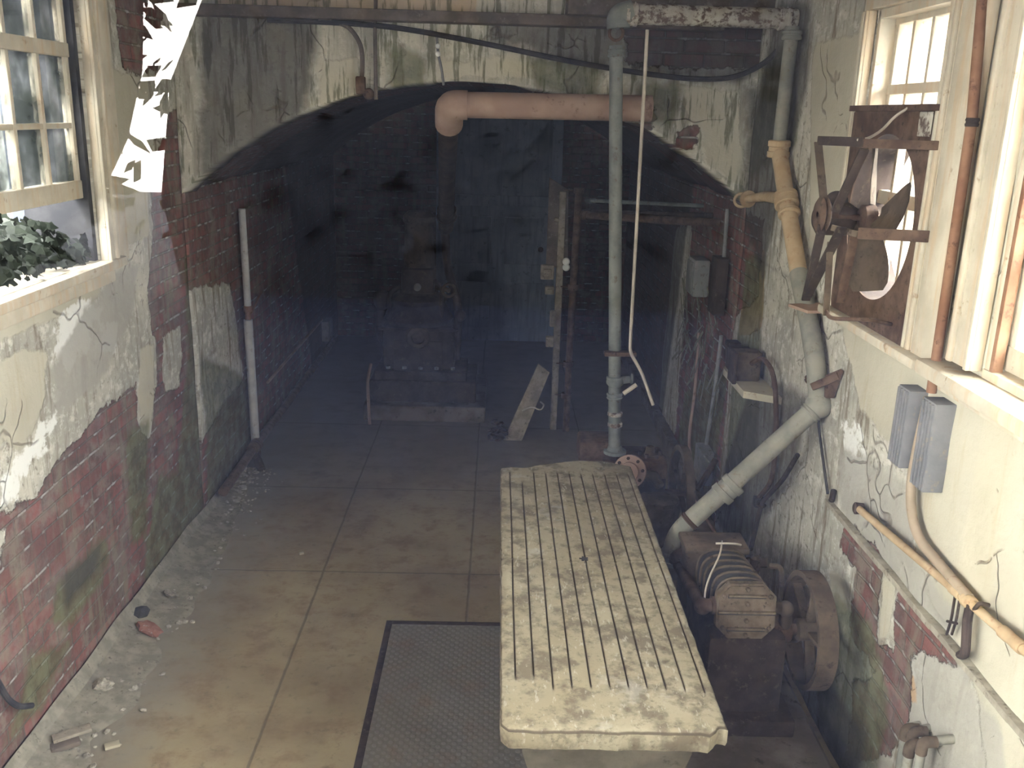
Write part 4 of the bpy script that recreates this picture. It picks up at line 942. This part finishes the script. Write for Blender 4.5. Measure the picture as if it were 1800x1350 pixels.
# hanging paint and cable tatters on the tunnel wall
m = MB(); rr = random.Random(11)
for i in range(60):
    y = rr.uniform(5.25, 6.6); z = rr.uniform(.75, 1.25); L = rr.uniform(.08, .3); a = rr.uniform(-.6, .6); wd = rr.uniform(.008, .03)
    p0 = Vector((1.35, y, z)); p1 = p0+Vector((-rr.uniform(.01, .05), math.sin(a)*L, math.cos(a)*L*rr.choice((-1, 1))*.8))
    m.bar(p0, p1, wd, .003, up=(1, 0, 0), bev=0)
tag(m.build('paint_tatters', mottled('flaking_green_grey_paint', (.18,.18,.14), (.27,.27,.21), (.12,.09,.08), 9), smooth=0), 'tattered flaking paint hanging off the right tunnel wall', 'flaking paint', kind='stuff')

# ------------------------------------------------------------------ racks and pipes inside the vault
st_ = thing('pipe_stand', (.5, 7.0, 0), 'dark timber upright with a rusty pipe strapped beside it', 'post')
m = MB(); m.box((.475, 7.0, .93), (.05, .07, 1.86), None, .006); m.build('post', WOODP, st_)
m = MB(); m.prism([P(966, 312, Y=6.98), P(999, 334, Y=6.98), P(998, 470, Y=6.98), P(960, 470, Y=6.98)], (0, .04, 0)); m.build('board', WOODD, st_)
m = MB(); m.tube([P(1018, 330, Y=6.95), P(1004, 560, Y=6.95), P(1000, 640, Y=6.95), (.575, 6.95, 0)], .027, 14, .05); rp = m.build('rusty_pipe', RUST, st_)
for y in (335, 505, 640, 695):
    x = 1018-(y-330)*.062; c = P(x, y, Y=6.95); m = MB(); m.cyl(c-Vector((0, 0, .02)), c+Vector((0, 0, .02)), .04); m.bar(c, c+Vector((-.11, .03, 0)), .02, .01); m.build('clamp', RUST, rp)
for x, y, w_, h_ in ((962, 478, .1, .11), (966, 510, .07, .06), (972, 560, .05, .12), (966, 600, .06, .08)):
    c = P(x, y, Y=6.94); m = MB(); m.box(c, (w_, .06, h_), None, .008); m.box(c+Vector((0, -.03, 0)), (w_*.6, .03, h_*.5), None, .006); m.build('fitting', WOODP, st_)
for (x, y) in ((995, 460), (995, 470)):
    m = MB(); c = P(x, y, Y=6.9); m.lathe([(0, .02), (.012, .028), (.022, .02)], c, (0, -1, .2)); m.build('insulator', PORC, st_, label='white porcelain knob')
m = MB(); m.tube([P(975, 385, Y=6.9), P(982, 388, Y=6.9)], .014, 8); m.build('bolt', WOODP, st_)
pl = thing('leaning_plank', (.1, 6.8, 0), 'dusty plank leaning against the timber upright in the vault', 'plank')
m = MB(); m.prism([P(946, 640, Y=6.85), P(966, 655, Y=6.85), (.22, 6.7, .0), (.08, 6.7, .0)], (0, .03, 0)); m.build('board', WOODP, pl)
m = MB()
for i in range(26): m.rock((-.02+.12*random.random(), 6.7+random.uniform(-.1, .1), .02+.14*random.random()*(1-i/40)), .03, i)
tag(m.build('scrap_heap', RUSTD, smooth=0), 'small dark scrap heap at the foot of the leaning plank', 'scrap', kind='stuff')
m = MB(); m.tube([P(918, 722, Y=6.66), P(935, 714, Y=6.64), P(950, 722, Y=6.64), P(957, 712, Y=6.64), P(950, 706, Y=6.66)], .006, 8, .05); m.build('wire_loop', CORD, pl)
hp_ = [('horizontal_pipe', 'lower rusty pipe crossing the right half of the vault', [P(1022, 378, Y=6.95), P(1150, 386, Y=6.4), P(1272, 392, Y=5.78)], .027, RUST),
       ('horizontal_pipe', 'middle rusty pipe crossing the right half of the vault', [P(1024, 372, Y=7.05), P(1256, 379, Y=6.0)], .018, RUSTD),
       ('horizontal_pipe', 'topmost thin pipe crossing the right half of the vault', [P(1030, 352, Y=7.1), P(1240, 362, Y=6.3)], .014, GREYD)]
for nm, lb, pts, r_, mt in hp_: pipe(nm, lb, 'pipe', pts, r_, mt, .05, 'pipes crossing the vault', couplings=[(0, .06, .03, 1.3)])
# left tunnel side: conduits and floor pipe
cl = thing('wall_conduit', (XL+.04, 6.37, 0), 'white plastic conduit standing against the left wall, jointed halfway', 'conduit')
m = MB(); a = P(425, 367, X=XL+.045); b = P(436, 545, X=XL+.045); m.tube([a, b], .024, 12); m.build('upper_pipe', WHITEP, cl)
c = P(436, 562, X=XL+.045); d = P(449, 775, X=XL+.045); m = MB(); m.tube([c, d], .031, 12); m.build('lower_pipe', WHITEP, cl)
m = MB(); m.tube([b, c], .02, 10); m.cyl(b-Vector((0, 0, .01)), b+Vector((0, 0, .03)), .03); m.bar(c, c+Vector((0, .4, .12)), .012, .012); m.build('joint', REDC, cl)
m = MB(); m.tube([d, Vector((d.x, d.y, .0))], .034, 12); m.build('foot', RUST, cl)
fp_ = pipe('floor_pipe', 'rusty pipe running along the foot of the left wall', 'pipe', [P(392, 865, X=XL+.07), P(446, 788, X=XL+.07), (XL+.07, 9.3, .12)], .03, RUST, .05, couplings=[(0, .97, .04, 1.4), (1, .02, .03, 1.5)])
m = MB(); m.tube([P(447, 795, X=XL+.08), P(452, 826, X=XL+.12)+Vector((.03, 0, 0))], .03, 12); m.build('stub', RUSTD, fp_)
m = MB(); m.box((XL+.06, 9.0, .30), (.07, .22, .20), None, .008); tag(m.build('meter_box', WHITEP), 'small white box on the left tunnel wall near its far end', 'electrical box')
m = MB(); m.tube([(XL+.03, 6.7, .42), (XL+.03, 8.9, .42)], .012, 10); tag(m.build('wall_pipe', PINKP), 'thin pale pipe above the floor pipe on the left tunnel wall', 'pipe')
m = MB(); m.tube([P(652, 640, Y=7.2), P(646, 668, Y=7.1), P(649, 735, Y=7.02), (P(650, 740, Y=7.0).x, 7.0, 0)], .013, 10, .06); tag(m.build('bent_rod', PINKP), 'bent pale rod standing at the left corner of the far engine', 'rod')
# far engine on its platform
en = thing('stationary_engine', (-.6, 7.5, .13), 'old upright engine with tall column on a low platform in the vault', 'engine')
m = MB(); m.box((-.56, 7.6, .065), (.98, 1.0, .13), None, .01); tag(m.build('engine_platform', CONCD, smooth=0), 'low dark platform under the upright engine', 'platform')
EY = 7.35
m = MB(); m.box((-.58, 7.5, .22), (.86, .6, .18), None, .012); m.box((-.6, 7.48, .34), (.74, .5, .08), None, .01); m.build('base', RUSTD, en)
m = MB(); m.box((-.62, 7.5, .56), (.58, .42, .36), None, .03); m.box((-.62, 7.28, .72), (.64, .03, .025), None, .004); m.box((-.62, 7.28, .5), (.4, .02, .25), None, .006); m.build('crankcase', RUSTD, en)
m = MB(); m.lathe([(0, .27), (.04, .29), (.08, .26), (.16, .22), (.20, .24), (.24, .17), (.30, .15)], (-.64, 7.5, .74), (0, 0, 1), 32); m.build('shoulder', RUSTD, en)
m = MB(); m.box((-.63, 7.45, 1.1), (.26, .28, .2), None, .02); m.tube([(-.76, 7.4, 1.05), (-.86, 7.4, 1.0), (-.86, 7.4, .7)], .02, 10, .05); m.tube([(-.5, 7.4, 1.1), (-.44, 7.36, 1.05), (-.44, 7.34, .7)], .018, 10, .05); m.build('valve_block', RUSTD, en)
m = MB(); m.lathe([(0, .13), (.02, .125), (.34, .115), (.36, .13), (.40, .13), (.44, .09)], (-.63, 7.48, 1.2), (0, 0, 1), 28); m.build('column', DUSTY, en)
m = MB(); m.lathe([(0, .09), (.03, .1), (.05, .085), (.05, .055), (.02, .05)], (-.62, 7.29, .66), (0, -1, 0), 28); m.build('port_ring', DUSTY, en)
m = MB(); m.lathe([(0, .03), (.03, .03), (.04, .015)], (-.63, 7.31, 1.06), (0, -1, 0)); m.build('gauge', BOXIN, en)
m = MB(); m.ring((-.38, 7.3, 1.04), (0, 1, 0), .05, .012); m.cyl((-.38, 7.3, 1.04), (-.5, 7.42, 1.04), .02); m.build('hand_wheel', DUSTY, en)
m = MB(); m.sphere((-.93, 7.45, .92), .07, (1, 1, 1.2)); m.tube([(-.94, 7.45, .9), (-.95, 7.45, .6), (-.8, 7.45, .5)], .04, 12, .08); m.build('side_bowl', RUSTD, en)
m = MB(); m.tube([(-.42, 7.4, 1.5), (-.40, 7.4, 1.2), (-.3, 7.4, .9), (-.32, 7.4, .45)], .035, 12, .12); m.sphere((-.29, 7.38, .82), .05); m.build('exhaust_pipe', RUSTD, en)
for i in range(5):
    m = MB(); m.lathe([(0, .02), (.02, .02)], (-.86+.13*i, 7.24, .40), (0, 0, 1), 6); m.build('bolt', BOXIN, en)

# ------------------------------------------------------------------ cables on the arch wall
def ya(x, y, Y=5.14): return P(x, y, Y=Y)
m = MB(); m.tube([ya(470, 35), ya(600, 40), ya(700, 48), ya(850, 76), ya(1000, 108), ya(1120, 128), ya(1220, 140), ya(1290, 138), P(1345, 112, Y=5.0), P(1375, 80, Y=4.9), P(1392, 55, Y=4.8)], .014, 10, .2); tag(m.build('hanging_cable', CABLE), 'black cable sagging across the wall above the arch', 'cable')
m = MB(); m.tube([ya(560, 36), ya(610, 42), ya(634, 75), ya(638, 110), ya(634, 160)], .012, 10, .08); c1_ = m.build('drop_cable', WOODD); tag(c1_, 'dark cable curling down to a bracket left of the arch crown', 'cable')
m = MB(); m.box(ya(634, 150), (.05, .04, .09), None, .008); m.sphere(ya(648, 165), .03); m.build('bracket', RUST, c1_)
m = MB(); m.tube([ya(661, -20), ya(659, 60), ya(661, 175)], .010, 10); tag(m.build('drop_cable', WOODD), 'straight thin conduit falling to the left shoulder of the arch', 'conduit')
m = MB(); m.tube([ya(768, 66), ya(770, 95), ya(776, 120), ya(780, 150)], .007, 8, .04); c2_ = m.build('drop_cable', GREYBOX); tag(c2_, 'short cable with two white knobs above the arch crown', 'cable')
for y in (81, 95): m = MB(); m.sphere(ya(770, y, 5.12), .013); m.build('insulator', PORC, c2_, label='white knob')

# ------------------------------------------------------------------ near right conduit cluster, hose, debris
grp = 'bent conduits rising at the lower right'
specs = [((1593, 1280), (1640, 1272), 'farthest bent grey conduit of the cluster at the lower right', 2.50), ((1606, 1285), (1655, 1283), 'second bent grey conduit of the cluster at the lower right', 2.44),
         ((1600, 1308), (1650, 1296), 'third bent grey conduit of the cluster at the lower right', 2.36), ((1622, 1304), (1680, 1302), 'nearest bent grey conduit of the cluster at the lower right, longest arm', 2.30)]
for (a, b, lab, yy) in specs:
    p0 = P(a[0], a[1], Y=yy); tp = Vector((p0.x, yy, p0.z))
    o = pipe('bent_conduit', lab, 'conduit', [(p0.x, yy, 0), tp, Vector((XR+.01, yy+.01, p0.z+.005))], .0135, GREYP, .03, grp)
    m = MB(); m.tube([tp-Vector((0, 0, .04)), tp, tp+Vector((.04, 0, 0))], .017, 12, .03); m.build('elbow', DUSTY, o)
m = MB(); m.tube([P(-60, 1150, X=XL+.03), P(-8, 1190, X=XL+.03), P(12, 1228, X=XL+.03), P(32, 1243, X=XL+.03), P(56, 1240, X=XL+.03)], .011, 10, .05); tag(m.build('hose', CABLE), 'black hose end curling against the left wall', 'hose')
m = MB(); rr = random.Random(3)
for i in range(950):
    y = 2.4+3.6*rr.random()**1.0; dxx = abs(rr.gauss(0, .11)); s_ = rr.uniform(.005, .026)*(1.2 if dxx < .1 else .7)
    if y > 4.9: s_ *= .7
    m.rock((XL+.02+dxx, y, s_*.3), s_, i, 1)
tag(m.build('rubble', RUBBLE, smooth=0), 'crumbled plaster rubble strewn along the foot of the left wall', 'rubble', kind='stuff')
def bank():
    m = MB(); ny = 70; rows = []
    for i in range(ny+1):
        y = 1.5+4.5*i/ny; tp = min(1, (6.02-y)/1.2); h0 = (.05+.02*mnoise.noise(Vector((y*3, 0, 0))))*tp; wj = (1+.45*mnoise.noise(Vector((y*4, 7, 0))))*(.3+.7*tp)
        rows.append([m.bm.verts.new((XL+.005+x*wj, y+.01*mnoise.noise(Vector((x*20, y*9, 0))), z)) for x, z in ((0, h0+.05), (.03, h0), (.08, h0*.65+.012*mnoise.noise(Vector((y*11, 1, 0)))), (.15, h0*.28), (.22, .004), (.26, -.01))])
    for i in range(ny):
        for j in range(5): m.bm.faces.new((rows[i][j], rows[i+1][j], rows[i+1][j+1], rows[i][j+1]))
    return m
o = bank().build('trim_5', mottled('crumbled_mortar_bank', (.20,.185,.15), (.29,.27,.22), (.13,.115,.095), 14)); o['kind'] = 'structure'
for (x, y, r_, lab, mt, s_) in ((243, 1083, .045, 'dark brick lump against the left wall foot', CABLE, 5), (262, 1106, .05, 'brown brick lump beside the dark one at the left wall', BRICKB, 8), (300, 1045, .04, 'pale stone lump by the left wall, farther than the brick lumps', RUBBLE, 9), (180, 1205, .045, 'grey stone lump in the rubble at lower left', RUBBLE, 12)):
    p = P(x, y, Z=.03); m = MB(); m.rock((p.x, p.y, .035), r_, s_, 2); tag(m.build('stone_lump', mt, smooth=0), lab, 'stone', 'loose lumps along the left wall')
m = MB(); m.bar(P(88, 1318, Z=.03), P(140, 1300, Z=.03), .05, .02, bev=.004); tag(m.build('wood_scrap', WOODD), 'dark splintered wood scrap on the floor at lower left', 'wood scrap')
m = MB(); m.bar(P(92, 1300, Z=.05), P(160, 1278, Z=.05), .045, .015, bev=.003); tag(m.build('wood_scrap', WOODP), 'brown flat wood scrap behind the splintered one at lower left', 'wood scrap')
for (x, y, lab, L) in ((75, 1323, 'white plaster shard beside the wood scrap', .05), (197, 1309, 'pale yellow flake lying alone on the floor at lower left', .055), (150, 1283, 'small white shard beyond the wood scraps', .03), (530, 972, 'tiny pale flake on the floor right of the floor joint', .025)):
    p = P(x, y, Z=.01); m = MB(); m.box((p.x, p.y, .008), (L, L*.6, .012), Matrix.Rotation(.5, 3, 'Z'), .002); tag(m.build('plaster_shard', STONE), lab, 'shard', 'pale shards on the floor')
